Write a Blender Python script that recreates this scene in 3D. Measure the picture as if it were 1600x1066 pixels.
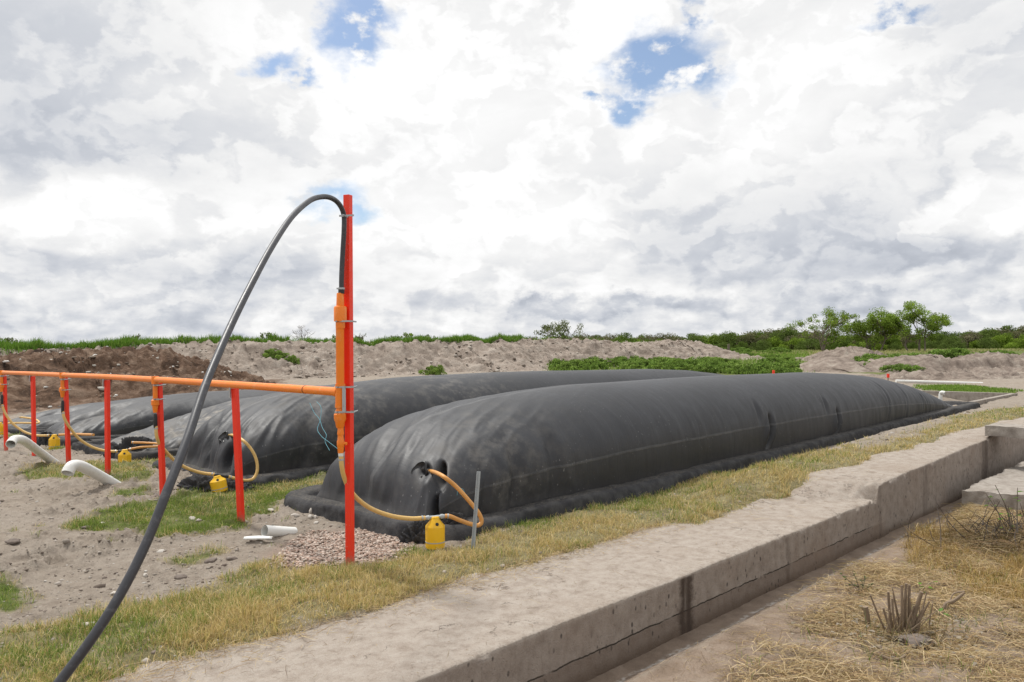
import bpy, math, random
import numpy as np
from mathutils import Matrix, Vector
random.seed(7); rng = np.random.default_rng(7)
for o in list(bpy.data.objects): bpy.data.objects.remove(o)
S = bpy.context.scene; COL = S.collection
# ------------------------------------------------------------------ camera
F, H = 1244.0, 1.7                      # focal length in photograph pixels, eye height
PITCH = math.atan(10/F); ROLL = 0.006
_f = np.array([0, math.cos(PITCH), math.sin(PITCH)]); _r0 = np.array([1., 0, 0]); _u0 = np.cross(_r0, _f)
_r = _r0*math.cos(ROLL)-_u0*math.sin(ROLL); _u = _u0*math.cos(ROLL)+_r0*math.sin(ROLL)
EYE = np.array([0, 0, H])
cd = bpy.data.cameras.new('camera'); cam = bpy.data.objects.new('camera', cd); COL.objects.link(cam)
cd.sensor_width = 36; cd.lens = 36*F/1600; cd.clip_start = .05; cd.clip_end = 20000
cam.matrix_world = Matrix(((_r[0], _u[0], -_f[0], 0), (_r[1], _u[1], -_f[1], 0), (_r[2], _u[2], -_f[2], H), (0, 0, 0, 1)))
S.camera = cam
S.view_settings.view_transform = 'Standard'; S.view_settings.look = 'None'
S.view_settings.exposure = 0.06; S.view_settings.gamma = 1.0
SUN_EL, SUN_AZ = math.radians(63), math.radians(-48)     # azimuth measured from +Y towards +X
def ray(x, y): return _f*F+_r*(x-800)-_u*(y-533)
def P(x, y, z=0.):
    d = ray(x, y); return EYE+d*((z-H)/d[2])
def D(x, y, Y):
    d = ray(x, y); return EYE+d*(Y/d[1])
def proj(V):
    v = np.atleast_2d(V)-EYE; w = v@_f; return 800+F*(v@_r)/w, 533-F*(v@_u)/w, w

# ------------------------------------------------------------------ node helper
class NT:
    def __init__(s, tree): s.t = tree; s.n = tree.nodes; s.l = tree.links
    def new(s, typ, **k):
        nd = s.n.new(typ)
        for a, b in k.items(): setattr(nd, a, b)
        return nd
    def put(s, sock, v):
        if v is None: return
        if hasattr(v, 'links'): s.l.new(v, sock)
        elif isinstance(v, (tuple, list)):
            v = tuple(v)
            sock.default_value = v+(1.,) if len(v) == 3 and sock.type == 'RGBA' else v
        else: sock.default_value = v
    def math(s, op, a, b=0., c=None, clamp=False):
        nd = s.new('ShaderNodeMath', operation=op, use_clamp=clamp); s.put(nd.inputs[0], a); s.put(nd.inputs[1], b)
        if c is not None: s.put(nd.inputs[2], c)
        return nd.outputs[0]
    def vmath(s, op, a, b=None, sc=None):
        nd = s.new('ShaderNodeVectorMath', operation=op); s.put(nd.inputs[0], a); s.put(nd.inputs[1], b)
        if sc is not None: s.put(nd.inputs['Scale'], sc)
        return nd.outputs[1] if op in ('LENGTH', 'DOT_PRODUCT') else nd.outputs[0]
    def noise(s, co, scale, detail=4, rough=.55, dist=0., col=False):
        nd = s.new('ShaderNodeTexNoise'); s.put(nd.inputs['Vector'], co)
        for k, v in (('Scale', scale), ('Detail', detail), ('Roughness', rough), ('Distortion', dist)): s.put(nd.inputs[k], v)
        return nd.outputs[1] if col else nd.outputs[0]
    def voro(s, co, scale, feat='F1', rnd=1.):
        nd = s.new('ShaderNodeTexVoronoi', feature=feat); s.put(nd.inputs['Vector'], co); s.put(nd.inputs['Scale'], scale)
        s.put(nd.inputs['Randomness'], rnd); return nd.outputs[0]
    def ss(s, v, a, b, lo=0., hi=1.):
        nd = s.new('ShaderNodeMapRange', interpolation_type='SMOOTHSTEP')
        for i, q in enumerate((v, a, b, lo, hi)): s.put(nd.inputs[i], q)
        return nd.outputs[0]
    def mix(s, f, a, b, bt='MIX'):
        nd = s.new('ShaderNodeMix', data_type='RGBA', blend_type=bt); s.put(nd.inputs[0], f); s.put(nd.inputs[6], a); s.put(nd.inputs[7], b)
        return nd.outputs[2]
    def xyz(s, v):
        nd = s.new('ShaderNodeSeparateXYZ'); s.put(nd.inputs[0], v); return nd.outputs
    def comb(s, x, y, z):
        nd = s.new('ShaderNodeCombineXYZ')
        for i, q in enumerate((x, y, z)): s.put(nd.inputs[i], q)
        return nd.outputs[0]
    def attr(s, name, vec=False):
        nd = s.new('ShaderNodeAttribute', attribute_name=name); return nd.outputs['Color'] if vec else nd.outputs['Fac']
    def obj(s): return s.new('ShaderNodeTexCoord').outputs['Object']
    def scl(s, v, k): return s.vmath('MULTIPLY', v, k)
    def bump(s, h, st, dist, nrm=None):
        nd = s.new('ShaderNodeBump'); s.put(nd.inputs['Strength'], st); s.put(nd.inputs['Distance'], dist); s.put(nd.inputs['Height'], h)
        if nrm is not None: s.put(nd.inputs['Normal'], nrm)
        return nd.outputs[0]
def material(name, fn):
    m = bpy.data.materials.new(name); m.use_nodes = True; t = NT(m.node_tree); t.n.clear()
    out = t.new('ShaderNodeOutputMaterial'); b = t.new('ShaderNodeBsdfPrincipled')
    r = fn(t, b)
    t.l.new(r if r is not None else b.outputs[0], out.inputs[0]); return m
def setb(t, b, col=None, rough=None, nrm=None, spec=None, metal=None):
    t.put(b.inputs['Base Color'], col); t.put(b.inputs['Roughness'], rough); t.put(b.inputs['Normal'], nrm)
    t.put(b.inputs['Specular IOR Level'], spec); t.put(b.inputs['Metallic'], metal)

# ------------------------------------------------------------------ sky
W = bpy.data.worlds.new("World"); S.world = W; W.use_nodes = True
def build_sky():
    t = NT(W.node_tree); t.n.clear()
    out = t.new('ShaderNodeOutputWorld')
    sky = t.new('ShaderNodeTexSky', sky_type='NISHITA', sun_disc=False)
    sky.sun_elevation = SUN_EL; sky.sun_rotation = SUN_AZ; sky.air_density = 1.0; sky.dust_density = 1.2
    dirn = t.new('ShaderNodeTexCoord').outputs['Generated']
    x, y, z = t.xyz(dirn)
    az = t.math('ARCTAN2', x, y); el = t.math('ARCSINE', z)
    zc = t.math('ADD', t.math('MAXIMUM', z, 0.), .42)
    p = t.vmath('SCALE', dirn, None, t.math('DIVIDE', 1., zc))
    p = t.scl(p, (1.7, 1.7, 3.2))
    n1 = t.noise(p, 1.15, 9, .56, .25)
    pl = t.vmath('ADD', p, (-.05, .0, .085))
    n2 = t.noise(pl, 1.15, 7, .56, .25)
    big = t.noise(p, .5, 3, .5)
    wv = t.noise(t.comb(t.math('MULTIPLY', az, 9), t.math('MULTIPLY', el, 13), 0.), 1.0, 9, .6, col=True)
    wx, wy, _ = t.xyz(wv)
    uw = t.math('ADD', az, t.math('MULTIPLY', t.math('SUBTRACT', wx, .5), .16))
    vw = t.math('ADD', el, t.math('MULTIPLY', t.math('SUBTRACT', wy, .5), .12))
    def blob(px, py, rx, ry, hard=.5, flat=None):
        d = ray(px, py); d = d/np.linalg.norm(d); a0, e0 = math.atan2(d[0], d[1]), math.asin(d[2])
        du = t.math('DIVIDE', t.math('SUBTRACT', uw, a0), rx/F); v_ = t.math('SUBTRACT', vw if not flat else t.math('ADD', el, t.math('MULTIPLY', t.math('SUBTRACT', wy, .5), .03)), e0)
        if flat:      # flat base: radius below much smaller than above
            up = t.math('MAXIMUM', v_, 0.); dn = t.math('MINIMUM', v_, 0.)
            dv = t.math('ADD', t.math('DIVIDE', up, ry/F), t.math('DIVIDE', dn, flat/F))
        else: dv = t.math('DIVIDE', v_, ry/F)
        q = t.math('SQRT', t.math('ADD', t.math('MULTIPLY', du, du), t.math('MULTIPLY', dv, dv)))
        return t.ss(q, 1.+hard*.6, 1.-hard, 0., 1.)
    # holes of blue
    hole = None
    for a in [(540, 45, 45, 50, .6), (1040, 90, 85, 48, .5), (985, 160, 40, 25, .6), (560, 5, 60, 25, .6), (1090, 15, 25, 30, .7), (420, 90, 36, 16, .8), (470, 120, 30, 12, .8), (920, 162, 22, 9, .7), (520, 300, 46, 22, .9), (545, 328, 40, 15, .9), (1400, 18, 34, 10, .9)]:
        bl = blob(*a); hole = bl if hole is None else t.math('MAXIMUM', hole, bl)
    nh = t.noise(t.comb(t.math('MULTIPLY', az, 9), t.math('MULTIPLY', el, 13), 3.), 2.2, 7, .6)
    blue = t.math('MULTIPLY', hole, t.ss(nh, .66, .52, 0., 1.), clamp=True)
    # random thin blue elsewhere (behind the camera too)
    rnd = t.math('MULTIPLY', t.ss(n1, .40, .30), t.ss(z, .45, .60)); blue = t.math('MAXIMUM', blue, rnd)
    # billow shading
    bil = t.math('SUBTRACT', n1, n2)
    def billow(off):
        q = t.comb(t.math('ADD', t.math('MULTIPLY', uw, 1.), off[0]), t.math('ADD', t.math('MULTIPLY', vw, 1.35), off[1]), .3)
        r = None
        for sc_, wt in ((5.5, .46), (12.5, .28), (27., .16), (60., .10)):
            nd = t.new('ShaderNodeTexVoronoi', feature='SMOOTH_F1', voronoi_dimensions='2D'); t.put(nd.inputs['Vector'], q); t.put(nd.inputs['Scale'], sc_); t.put(nd.inputs['Smoothness'], .35)
            a_ = t.math('MULTIPLY', nd.outputs[0], -wt); r = a_ if r is None else t.math('ADD', r, a_)
        return r
    puff = t.math('SUBTRACT', billow((0, 0)), billow((-.012, .028)))
    lit = t.math('ADD', t.math('MULTIPLY', t.ss(bil, -.095, .08), .42), t.math('MULTIPLY', t.ss(puff, -.09, .09), .58))
    grey = t.math('MULTIPLY', t.ss(n1, .48, .68), .5)
    dark = None
    for a in [(1190, 415, 270, 90, .5, 34), (1090, 330, 160, 70, .9), (1360, 290, 150, 110, .95), (40, 90, 200, 150, .95), (60, 195, 130, 32, .8), (200, 418, 210, 40, .9, 22), (430, 425, 150, 45, .9, 26), (1560, 60, 150, 110, .9), (1540, 405, 110, 28, .9), (1150, 475, 400, 14, 1.), (200, 508, 400, 16, 1.), (300, 230, 260, 60, 1.), (900, 478, 160, 14, 1.)]:
        bl = blob(*a); dark = bl if dark is None else t.math('ADD', dark, t.math('MULTIPLY', bl, .8))
    bright = None
    for a in [(130, 345, 110, 62, .18, 50), (190, 330, 60, 48, .4), (1530, 330, 75, 55, .25, 40), (340, 390, 70, 22, .6), (1010, 190, 60, 28, .5), (1445, 365, 18, 26, .3), (1460, 430, 40, 14, .6), (960, 90, 120, 120, 1.), (800, 330, 420, 160, 1.1), (700, 150, 300, 170, 1.1), (1250, 130, 260, 130, 1.)]:
        bl = blob(*a); bright = bl if bright is None else t.math('MAXIMUM', bright, bl)
    lum = t.math('ADD', .775, t.math('MULTIPLY', lit, .19))
    lum = t.math('SUBTRACT', lum, t.math('MULTIPLY', grey, .12))
    lum = t.math('ADD', lum, t.math('MULTIPLY', bright, .12))
    lum = t.math('SUBTRACT', lum, t.math('MULTIPLY', t.math('MINIMUM', dark, 1.15), .165))
    # small distant puffs in the low sky
    pf = t.noise(t.comb(t.math('MULTIPLY', az, 15), t.math('MULTIPLY', el, 30), 7.), 1., 8, .55)
    pf2 = t.noise(t.comb(t.math('ADD', t.math('MULTIPLY', az, 15), -.12), t.math('ADD', t.math('MULTIPLY', el, 30), .28), 7.), 1., 5, .55)
    low = t.ss(el, .17, .03)
    lum = t.math('ADD', lum, t.math('MULTIPLY', low, t.math('MULTIPLY', t.math('SUBTRACT', pf, pf2), .55)))
    lum = t.math('SUBTRACT', lum, t.math('MULTIPLY', low, .07))
    # the unseen sky towards the sun is brighter
    sd = (math.sin(SUN_AZ)*math.cos(SUN_EL), math.cos(SUN_AZ)*math.cos(SUN_EL), math.sin(SUN_EL))
    cs = t.vmath('DOT_PRODUCT', dirn, sd)
    lum = t.math('ADD', lum, t.ss(cs, .80, 1.0, 0., 1.2))
    tint = t.mix(t.ss(lum, .5, .9), (.855, .91, 1.02), (1., 1., 1.))
    cc = t.mix(1., tint, (1, 1, 1), 'MULTIPLY'); nd = t.new('ShaderNodeVectorMath', operation='SCALE'); t.put(nd.inputs[0], cc); t.put(nd.inputs['Scale'], lum)
    # thin haze of colour low down
    b1 = t.new('ShaderNodeBackground'); t.put(b1.inputs[0], sky.outputs[0]); b1.inputs[1].default_value = .13
    b2 = t.new('ShaderNodeBackground'); t.put(b2.inputs[0], nd.outputs[0]); b2.inputs[1].default_value = 1.0
    ms = t.new('ShaderNodeMixShader'); t.put(ms.inputs[0], t.math('SUBTRACT', 1., t.math('MULTIPLY', blue, .98)))
    t.l.new(b1.outputs[0], ms.inputs[1]); t.l.new(b2.outputs[0], ms.inputs[2]); t.l.new(ms.outputs[0], out.inputs[0])
build_sky()
sl = bpy.data.lights.new('sun', 'SUN'); sl.energy = 2.8; sl.angle = math.radians(5); sl.color = (1., .965, .90)
so = bpy.data.objects.new('sun', sl); COL.objects.link(so)
_sd = Vector((math.sin(SUN_AZ)*math.cos(SUN_EL), math.cos(SUN_AZ)*math.cos(SUN_EL), math.sin(SUN_EL)))
so.rotation_euler = _sd.to_track_quat('Z', 'Y').to_euler(); so.location = _sd*50

# ------------------------------------------------------------------ numpy noise
def vnoise(p, seed=0):
    p = np.asarray(p, float); i = np.floor(p).astype(np.int64); f = p-i; f = f*f*f*(f*(f*6-15)+10)
    def h(a, b, c):
        n = (a*374761393+b*668265263+c*1274126177+seed*974634777) & 0xffffffff
        n = ((n ^ (n >> 13))*1274126177) & 0xffffffff; n = ((n ^ (n >> 16))*2246822519) & 0xffffffff
        return ((n ^ (n >> 15)) & 0xffffff)/float(0xffffff)
    r = 0
    for a in (0, 1):
        wa = f[:, 0] if a else 1-f[:, 0]
        for b in (0, 1):
            wb = f[:, 1] if b else 1-f[:, 1]
            for c in (0, 1):
                wc = f[:, 2] if c else 1-f[:, 2]
                r = r+wa*wb*wc*h(i[:, 0]+a, i[:, 1]+b, i[:, 2]+c)
    return r*2-1
def fbm(p, oct=4, seed=0, gain=.5, lac=2.03):
    a, r, q = 1., 0, np.asarray(p, float)
    for k in range(oct): r = r+a*vnoise(q, seed+k*17); q = q*lac+11.3; a *= gain
    return r
def n2(x, y, sc, oct=3, seed=0): return fbm(np.stack([x*sc, y*sc, np.zeros_like(x)+seed*3.7], 1), oct, seed)
def sst(v, a, b):
    t = np.clip((np.asarray(v, float)-a)/(b-a), 0, 1); return t*t*(3-2*t)
def inpoly(x, y, poly):
    c = np.zeros(x.shape, bool); n = len(poly)
    for k in range(n):
        x1, y1 = poly[k]; x2, y2 = poly[(k+1) % n]
        cond = (y1 > y) != (y2 > y)
        with np.errstate(divide='ignore', invalid='ignore'): xi = (x2-x1)*(y-y1)/(y2-y1)+x1
        c ^= cond & (x < xi)
    return c
def wpoly(pts, z=0.): return [tuple(P(a, b, z)[:2]) for a, b in pts]
def softpoly(x, y, poly, warp=.12, sc=2.5, seed=0, soft=.06):
    r = 0
    wx, wy = n2(x, y, sc, 3, seed)*warp, n2(x, y, sc, 3, seed+5)*warp
    for k in range(5):
        a = k*1.2566; r = r+inpoly(x+wx+math.cos(a)*soft, y+wy+math.sin(a)*soft, poly)
    return r/5.

# ------------------------------------------------------------------ site frame: s along the channel, n to its right
O2 = np.array([-.53, 4.07]); L2 = np.array([.694, .720]); N2 = np.array([.720, -.694])
def sn(x, y): return (x-O2[0])*L2[0]+(y-O2[1])*L2[1], (x-O2[0])*N2[0]+(y-O2[1])*N2[1]
def XY(s, n): return O2+L2*s+N2*n
def zslab(s, n=-.9):
    s = np.asarray(s, float); m = np.clip(-np.asarray(n, float), 0, 1.2); a = 6.52-np.clip(m-.03, 0, 2)*1.5; b = 6.62+m*.15; t = np.clip((s-a)/(b-a), 0, 1)
    return t*t*(3-2*t)*.165+np.clip((s-6.6)/4.8, 0, 1)*.118+np.clip((s-11.4)/10, 0, 1)*.05
# bags
BO, BA, BR = np.array([-1.12, 8.24]), np.array([.67, .743]), np.array([.743, -.67])
PITCH2 = np.array([-2.75, 2.90])
BZ = [0., -.02, -.10, -.18, -.26]
def bag_xy(k, a, r): return BO+PITCH2*k+BA*a+BR*r
BAGZ = -.03
def drop(x, y):
    s, n = sn(x, y); return -.03*np.clip(-n-8, 0, 9)*sst(np.hypot(x, y), 34, 24)
def zfar(x, y):
    r = np.hypot(x, y); return np.clip((r-30)/90, 0, 1)*.85
PIT = [bag_xy(0, 20.0, -1.6), bag_xy(0, 20.4, .2), bag_xy(0, 28.2, 3.2), bag_xy(0, 27.2, -2.2)]
PIT = [tuple(P(1436, 640, .05)[:2]), tuple(P(1519, 629.5, .05)[:2]), tuple(P(1584, 616.5, .05)[:2]), tuple(P(1436, 612, .05)[:2])]
def ground_z(x, y, detail=True):
    s, n = sn(x, y)
    base = drop(x, y)+zfar(x, y)+zslab(s, n)*sst(-n, 1.78, 1.42)*(1-sst(s, 24, 34))
    edge = np.interp(s, [.6, 1.3, 2.5, 3.4, 4.3, 5.3, 7, 7.8, 9.9, 12, 15.3], [-1.04, -1.12, -1.05, -.98, -.85, -.80, -.74, -.62, -.55, -.55, -.36])+n2(x, y, 1.6, 3, 3)*.12+n2(x, y, 6, 2, 4)*.03
    left = n < edge
    dirt = 0.
    if detail:
        amp = sst(np.hypot(x, y), 60, 20)
        dirt = (n2(x, y, .7, 3, 1)*.035+n2(x, y, 5., 4, 2)*.016+np.clip(n2(x, y, 17., 3, 12), -.2, 1)*.014)*amp
        q = n2(x, y, 1.3, 2, 9)
        dirt = dirt+np.clip(np.abs(n2(x, y, 8, 4, 6))-.2, 0, 1)*.075*sst(q, -.1, .45)*amp*sst(-n, 2.6, 3.6)
        dirt = dirt*np.where(n < 0, sst(-n, 1.0, 2.2)*.85+.15, 1)
    zl = base+.022*sst(edge-n, 0, .16)*sst(-n, 1.9, 1.5)-.004+dirt*sst(edge-n, -.02, .3)*np.where(n > -1.4, .35, 1)
    zl = zl+.006*sst(edge-n, .1, .3)
    tube = -.62+0*x
    zr = -.396+dirt*.6*sst(n, .3, .7)+n2(x, y, 2.5, 3, 41)*.03*sst(n, .7, 1.3)+sst(n, 1., 6.)*.18+.4*sst(s, 12.5, 22)*sst(n, .2, 3)+zfar(x, y)
    zr = np.where(s > 26, base+dirt, zr)
    ch = (n >= edge) & (n < .24)
    z = np.where(left, zl, np.where(ch, tube, zr))
    z = np.where((s > 26) & ch, base, z)
    z = np.where(inpoly(x, y, PIT), -.55+.3*sst(n2(x, y, .4, 2, 8), -.2, .6), z)
    return z
def gz(x, y, detail=True): return float(ground_z(np.array([x], float), np.array([y], float), detail)[0])
def G(px, py):
    z = 0.
    for _ in range(6): p = P(px, py, z); z = .5*z+.5*gz(p[0], p[1], False)
    p = P(px, py, z); return np.array([p[0], p[1], gz(p[0], p[1])])

# ------------------------------------------------------------------ object helpers
def tag(o, label=None, cat=None, group=None, kind=None):
    if label: o['label'] = label
    if cat: o['category'] = cat
    if group: o['group'] = group
    if kind: o['kind'] = kind
    return o
def thing(name, label, cat, loc, group=None):
    o = bpy.data.objects.new(name, None); COL.objects.link(o); o.location = tuple(map(float, loc)); o.empty_display_size = .1
    return tag(o, label, cat, group)
def link(name, me, mat, parent=None, origin=(0, 0, 0)):
    o = bpy.data.objects.new(name, me); COL.objects.link(o)
    me.materials.clear(); me.materials.append(mat)
    if parent is not None: o.parent = parent
    else: o.location = tuple(map(float, origin))
    return o
def mesh_np(name, V, faces, mat, parent=None, origin=(0, 0, 0), smooth=True, attrs=None, cols=None, raw=False):
    """faces: list of int arrays, each (n,k)"""
    V = np.asarray(V, float)-(0 if raw else np.asarray(origin, float))
    me = bpy.data.meshes.new(name); me.vertices.add(len(V)); me.vertices.foreach_set('co', V.astype(np.float32).ravel())
    fl = [np.asarray(f, np.int32) for f in faces if len(f)]
    nl = sum(f.size for f in fl); nf = sum(len(f) for f in fl)
    me.loops.add(nl); me.polygons.add(nf)
    me.loops.foreach_set('vertex_index', np.concatenate([f.ravel() for f in fl]))
    tot = np.concatenate([np.full(len(f), f.shape[1], np.int32) for f in fl]); st = np.concatenate([[0], np.cumsum(tot)[:-1]]).astype(np.int32)
    me.polygons.foreach_set('loop_start', st)
    me.update(calc_edges=True)
    if smooth: me.polygons.foreach_set('use_smooth', np.ones(nf, bool))
    for k, a in (attrs or {}).items():
        at = me.attributes.new(k, 'FLOAT', 'POINT'); at.data.foreach_set('value', np.asarray(a, np.float32).ravel())
    for k, a in (cols or {}).items():
        at = me.attributes.new(k, 'FLOAT_COLOR', 'POINT'); c = np.ones((len(V), 4), np.float32); c[:, :3] = a; at.data.foreach_set('color', c.ravel())
    me.validate()
    return link(name, me, mat, parent, (0, 0, 0) if raw and parent is not None else origin)
def gridfaces(nu, nv, closed_v=False):
    i, j = np.meshgrid(np.arange(nu-1), np.arange(nv if closed_v else nv-1), indexing='ij'); j2 = (j+1) % nv
    return np.stack([i*nv+j, (i+1)*nv+j, (i+1)*nv+j2, i*nv+j2], -1).reshape(-1, 4)
def spline(pts, n=12):
    pts = np.asarray(pts, float)
    if len(pts) < 3: return np.array([pts[0]+(pts[-1]-pts[0])*t for t in np.linspace(0, 1, n+1)])
    q = np.vstack([2*pts[0]-pts[1], pts, 2*pts[-1]-pts[-2]]); out = []
    for i in range(1, len(q)-2):
        p0, p1, p2, p3 = q[i-1:i+3]
        for t in np.linspace(0, 1, n, endpoint=False):
            out.append(.5*((2*p1)+(-p0+p2)*t+(2*p0-5*p1+4*p2-p3)*t*t+(-p0+3*p1-3*p2+p3)*t**3))
    out.append(pts[-1]); return np.array(out)
class MB:
    def __init__(s): s.v = []; s.f = []; s.n = 0
    def add(s, V, Fs):
        for f in Fs: s.f.append(tuple(int(i)+s.n for i in f))
        s.v.extend([tuple(map(float, p)) for p in V]); s.n += len(V)
    def tube(s, path, r, seg=12, cap=True, hollow=0.):
        path = np.asarray(path, float); m = len(path); r = np.broadcast_to(np.asarray(r, float), (m,))
        T = np.gradient(path, axis=0); T /= np.linalg.norm(T, axis=1)[:, None]+1e-12
        up = np.array([0, 0, 1.]) if abs(T[0][2]) < .9 else np.array([1., 0, 0])
        a = np.cross(T[0], up); a /= np.linalg.norm(a); V = []
        for i in range(m):
            a = a-T[i]*(a@T[i]); a /= np.linalg.norm(a)+1e-12; b = np.cross(T[i], a)
            for k in range(seg):
                t = 2*math.pi*k/seg; V.append(path[i]+(a*math.cos(t)+b*math.sin(t))*r[i])
        Fs = [(i*seg+k, i*seg+(k+1) % seg, (i+1)*seg+(k+1) % seg, (i+1)*seg+k) for i in range(m-1) for k in range(seg)]
        if cap: Fs += [tuple(range(seg))[::-1], tuple((m-1)*seg+k for k in range(seg))]
        s.add(V, Fs); return s
    def lathe(s, base, axis, prof, seg=20, cap=True):
        base = np.asarray(base, float); axis = np.asarray(axis, float); axis = axis/np.linalg.norm(axis)
        up = np.array([0, 0, 1.]) if abs(axis[2]) < .9 else np.array([1., 0, 0]); a = np.cross(axis, up); a /= np.linalg.norm(a); b = np.cross(axis, a)
        V = [base+axis*h+(a*math.cos(2*math.pi*k/seg)+b*math.sin(2*math.pi*k/seg))*r for h, r in prof for k in range(seg)]
        m = len(prof); Fs = [(i*seg+k, i*seg+(k+1) % seg, (i+1)*seg+(k+1) % seg, (i+1)*seg+k) for i in range(m-1) for k in range(seg)]
        if cap: Fs += [tuple(range(seg))[::-1], tuple((m-1)*seg+k for k in range(seg))]
        s.add(V, Fs); return s
    def box(s, c, size, R=None, taper=1.):
        c = np.asarray(c, float); R = np.eye(3) if R is None else np.asarray(R); hx, hy, hz = np.array(size)/2
        V = [c+R@np.array([x*hx*(taper if z > 0 else 1), y*hy*(taper if z > 0 else 1), z*hz]) for z in (-1, 1) for x, y in ((-1, -1), (1, -1), (1, 1), (-1, 1))]
        s.add(V, [(3, 2, 1, 0), (4, 5, 6, 7), (0, 1, 5, 4), (1, 2, 6, 5), (2, 3, 7, 6), (3, 0, 4, 7)]); return s
    def build(s, name, mat, parent=None, origin=None, smooth=True, bevel=0., sharp=35):
        if origin is None: origin = parent.location if parent is not None else (0, 0, 0)
        # a sub-part's parent is a part sitting at its own parent's origin
        if parent is not None and parent.parent is not None: origin = parent.parent.location
        me = bpy.data.meshes.new(name); V = np.array(s.v)-np.array(origin); me.from_pydata(V.tolist(), [], s.f); me.update()
        if smooth:
            me.polygons.foreach_set('use_smooth', [True]*len(me.polygons))
            me.set_sharp_from_angle(angle=math.radians(sharp))
        o = link(name, me, mat, parent, origin)
        if bevel:
            m = o.modifiers.new('bevel', 'BEVEL'); m.width = bevel; m.segments = 2; m.limit_method = 'ANGLE'
        return o
def rotz(a): c, s_ = math.cos(a), math.sin(a); return np.array([[c, -s_, 0], [s_, c, 0], [0, 0, 1.]])

# ------------------------------------------------------------------ materials
def c3(t, f, *cols):
    nd = t.new('ShaderNodeValToRGB'); cr = nd.color_ramp
    while len(cr.elements) < len(cols): cr.elements.new(.5)
    for e, (p_, c) in zip(cr.elements, cols): e.position = p_; e.color = tuple(c)+(1.,)
    t.put(nd.inputs[0], f); return nd.outputs[0]
def m_ground(t, b):
    co = t.obj(); a = t.noise(co, .8, 5, .6); m = t.noise(co, 7, 6, .65); fi = t.noise(co, 60, 5, .7)
    dirt = c3(t, m, (.25, (.185, .150, .118)), (.5, (.28, .235, .190)), (.75, (.345, .30, .25)))
    dirt = t.mix(t.ss(a, .35, .7, 0, .55), dirt, (.315, .275, .235))
    dirt = t.mix(t.ss(fi, .55, .75, 0, .5), dirt, (.38, .345, .30)); dirt = t.mix(t.ss(fi, .42, .28, 0, .6), dirt, (.16, .13, .105))
    gs = t.mix(t.ss(m, .35, .65), (.20, .155, .095), (.33, .265, .165)); gg = t.mix(t.ss(m, .35, .65), (.07, .10, .02), (.14, .16, .05))
    gs = t.mix(t.attr('green'), gs, gg)
    col = t.mix(t.attr('grass'), dirt, gs)
    br = c3(t, t.noise(co, 2.5, 7, .68), (.3, (.05, .034, .025)), (.5, (.13, .085, .06)), (.68, (.25, .185, .14)))
    col = t.mix(t.attr('brown'), col, br)
    bank = c3(t, t.noise(co, 4, 6, .6), (.3, (.20, .148, .108)), (.5, (.29, .222, .17)), (.7, (.35, .285, .228)))
    bank = t.mix(t.ss(fi, .42, .28, 0, .5), bank, (.2, .15, .11))
    col = t.mix(t.attr('bank'), col, bank)
    h = t.math('ADD', t.math('MULTIPLY', m, .6), t.math('MULTIPLY', fi, .4))
    vf = t.noise(co, 170, 3, .7); col = t.mix(t.ss(vf, .58, .7, 0, .35), col, (.42, .385, .34)); col = t.mix(t.ss(vf, .42, .3, 0, .45), col, (.10, .08, .065))
    pk = t.attr('pink'); col = t.mix(pk, col, (.30, .215, .175))
    setb(t, b, col, .95, t.bump(h, 1., .045), .12)
M_ground = material('ground', m_ground)
def m_soil(c1, c2, c3_, sc=2.5, green=None):
    def fn(t, b):
        co = t.obj(); m = t.noise(co, sc, 8, .68); fi = t.noise(co, sc*14, 4, .7); st = t.voro(co, sc*9)
        col = c3(t, m, (.32, c1), (.5, c2), (.68, c3_)); col = t.mix(t.ss(fi, .6, .75, 0, .6), col, tuple(min(1, q*1.5) for q in c3_))
        col = t.mix(t.ss(st, .12, .05, 0, .7), col, (.55, .50, .44))
        if green: col = t.mix(t.math('MULTIPLY', t.attr('green'), .9), col, green)
        setb(t, b, col, .95, t.bump(t.math('ADD', m, t.math('MULTIPLY', fi, .3)), 1., .18), .1)
    return fn
M_spoil = material('spoil', m_soil((.17, .135, .11), (.30, .25, .21), (.40, .35, .30), 1.1, (.09, .13, .03)))
M_spoil2 = material('grey_spoil', m_soil((.15, .12, .10), (.27, .22, .185), (.38, .33, .28), 1.6))
M_brown = material('compost', m_soil((.035, .024, .018), (.135, .085, .058), (.29, .21, .155), 1.3))
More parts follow.
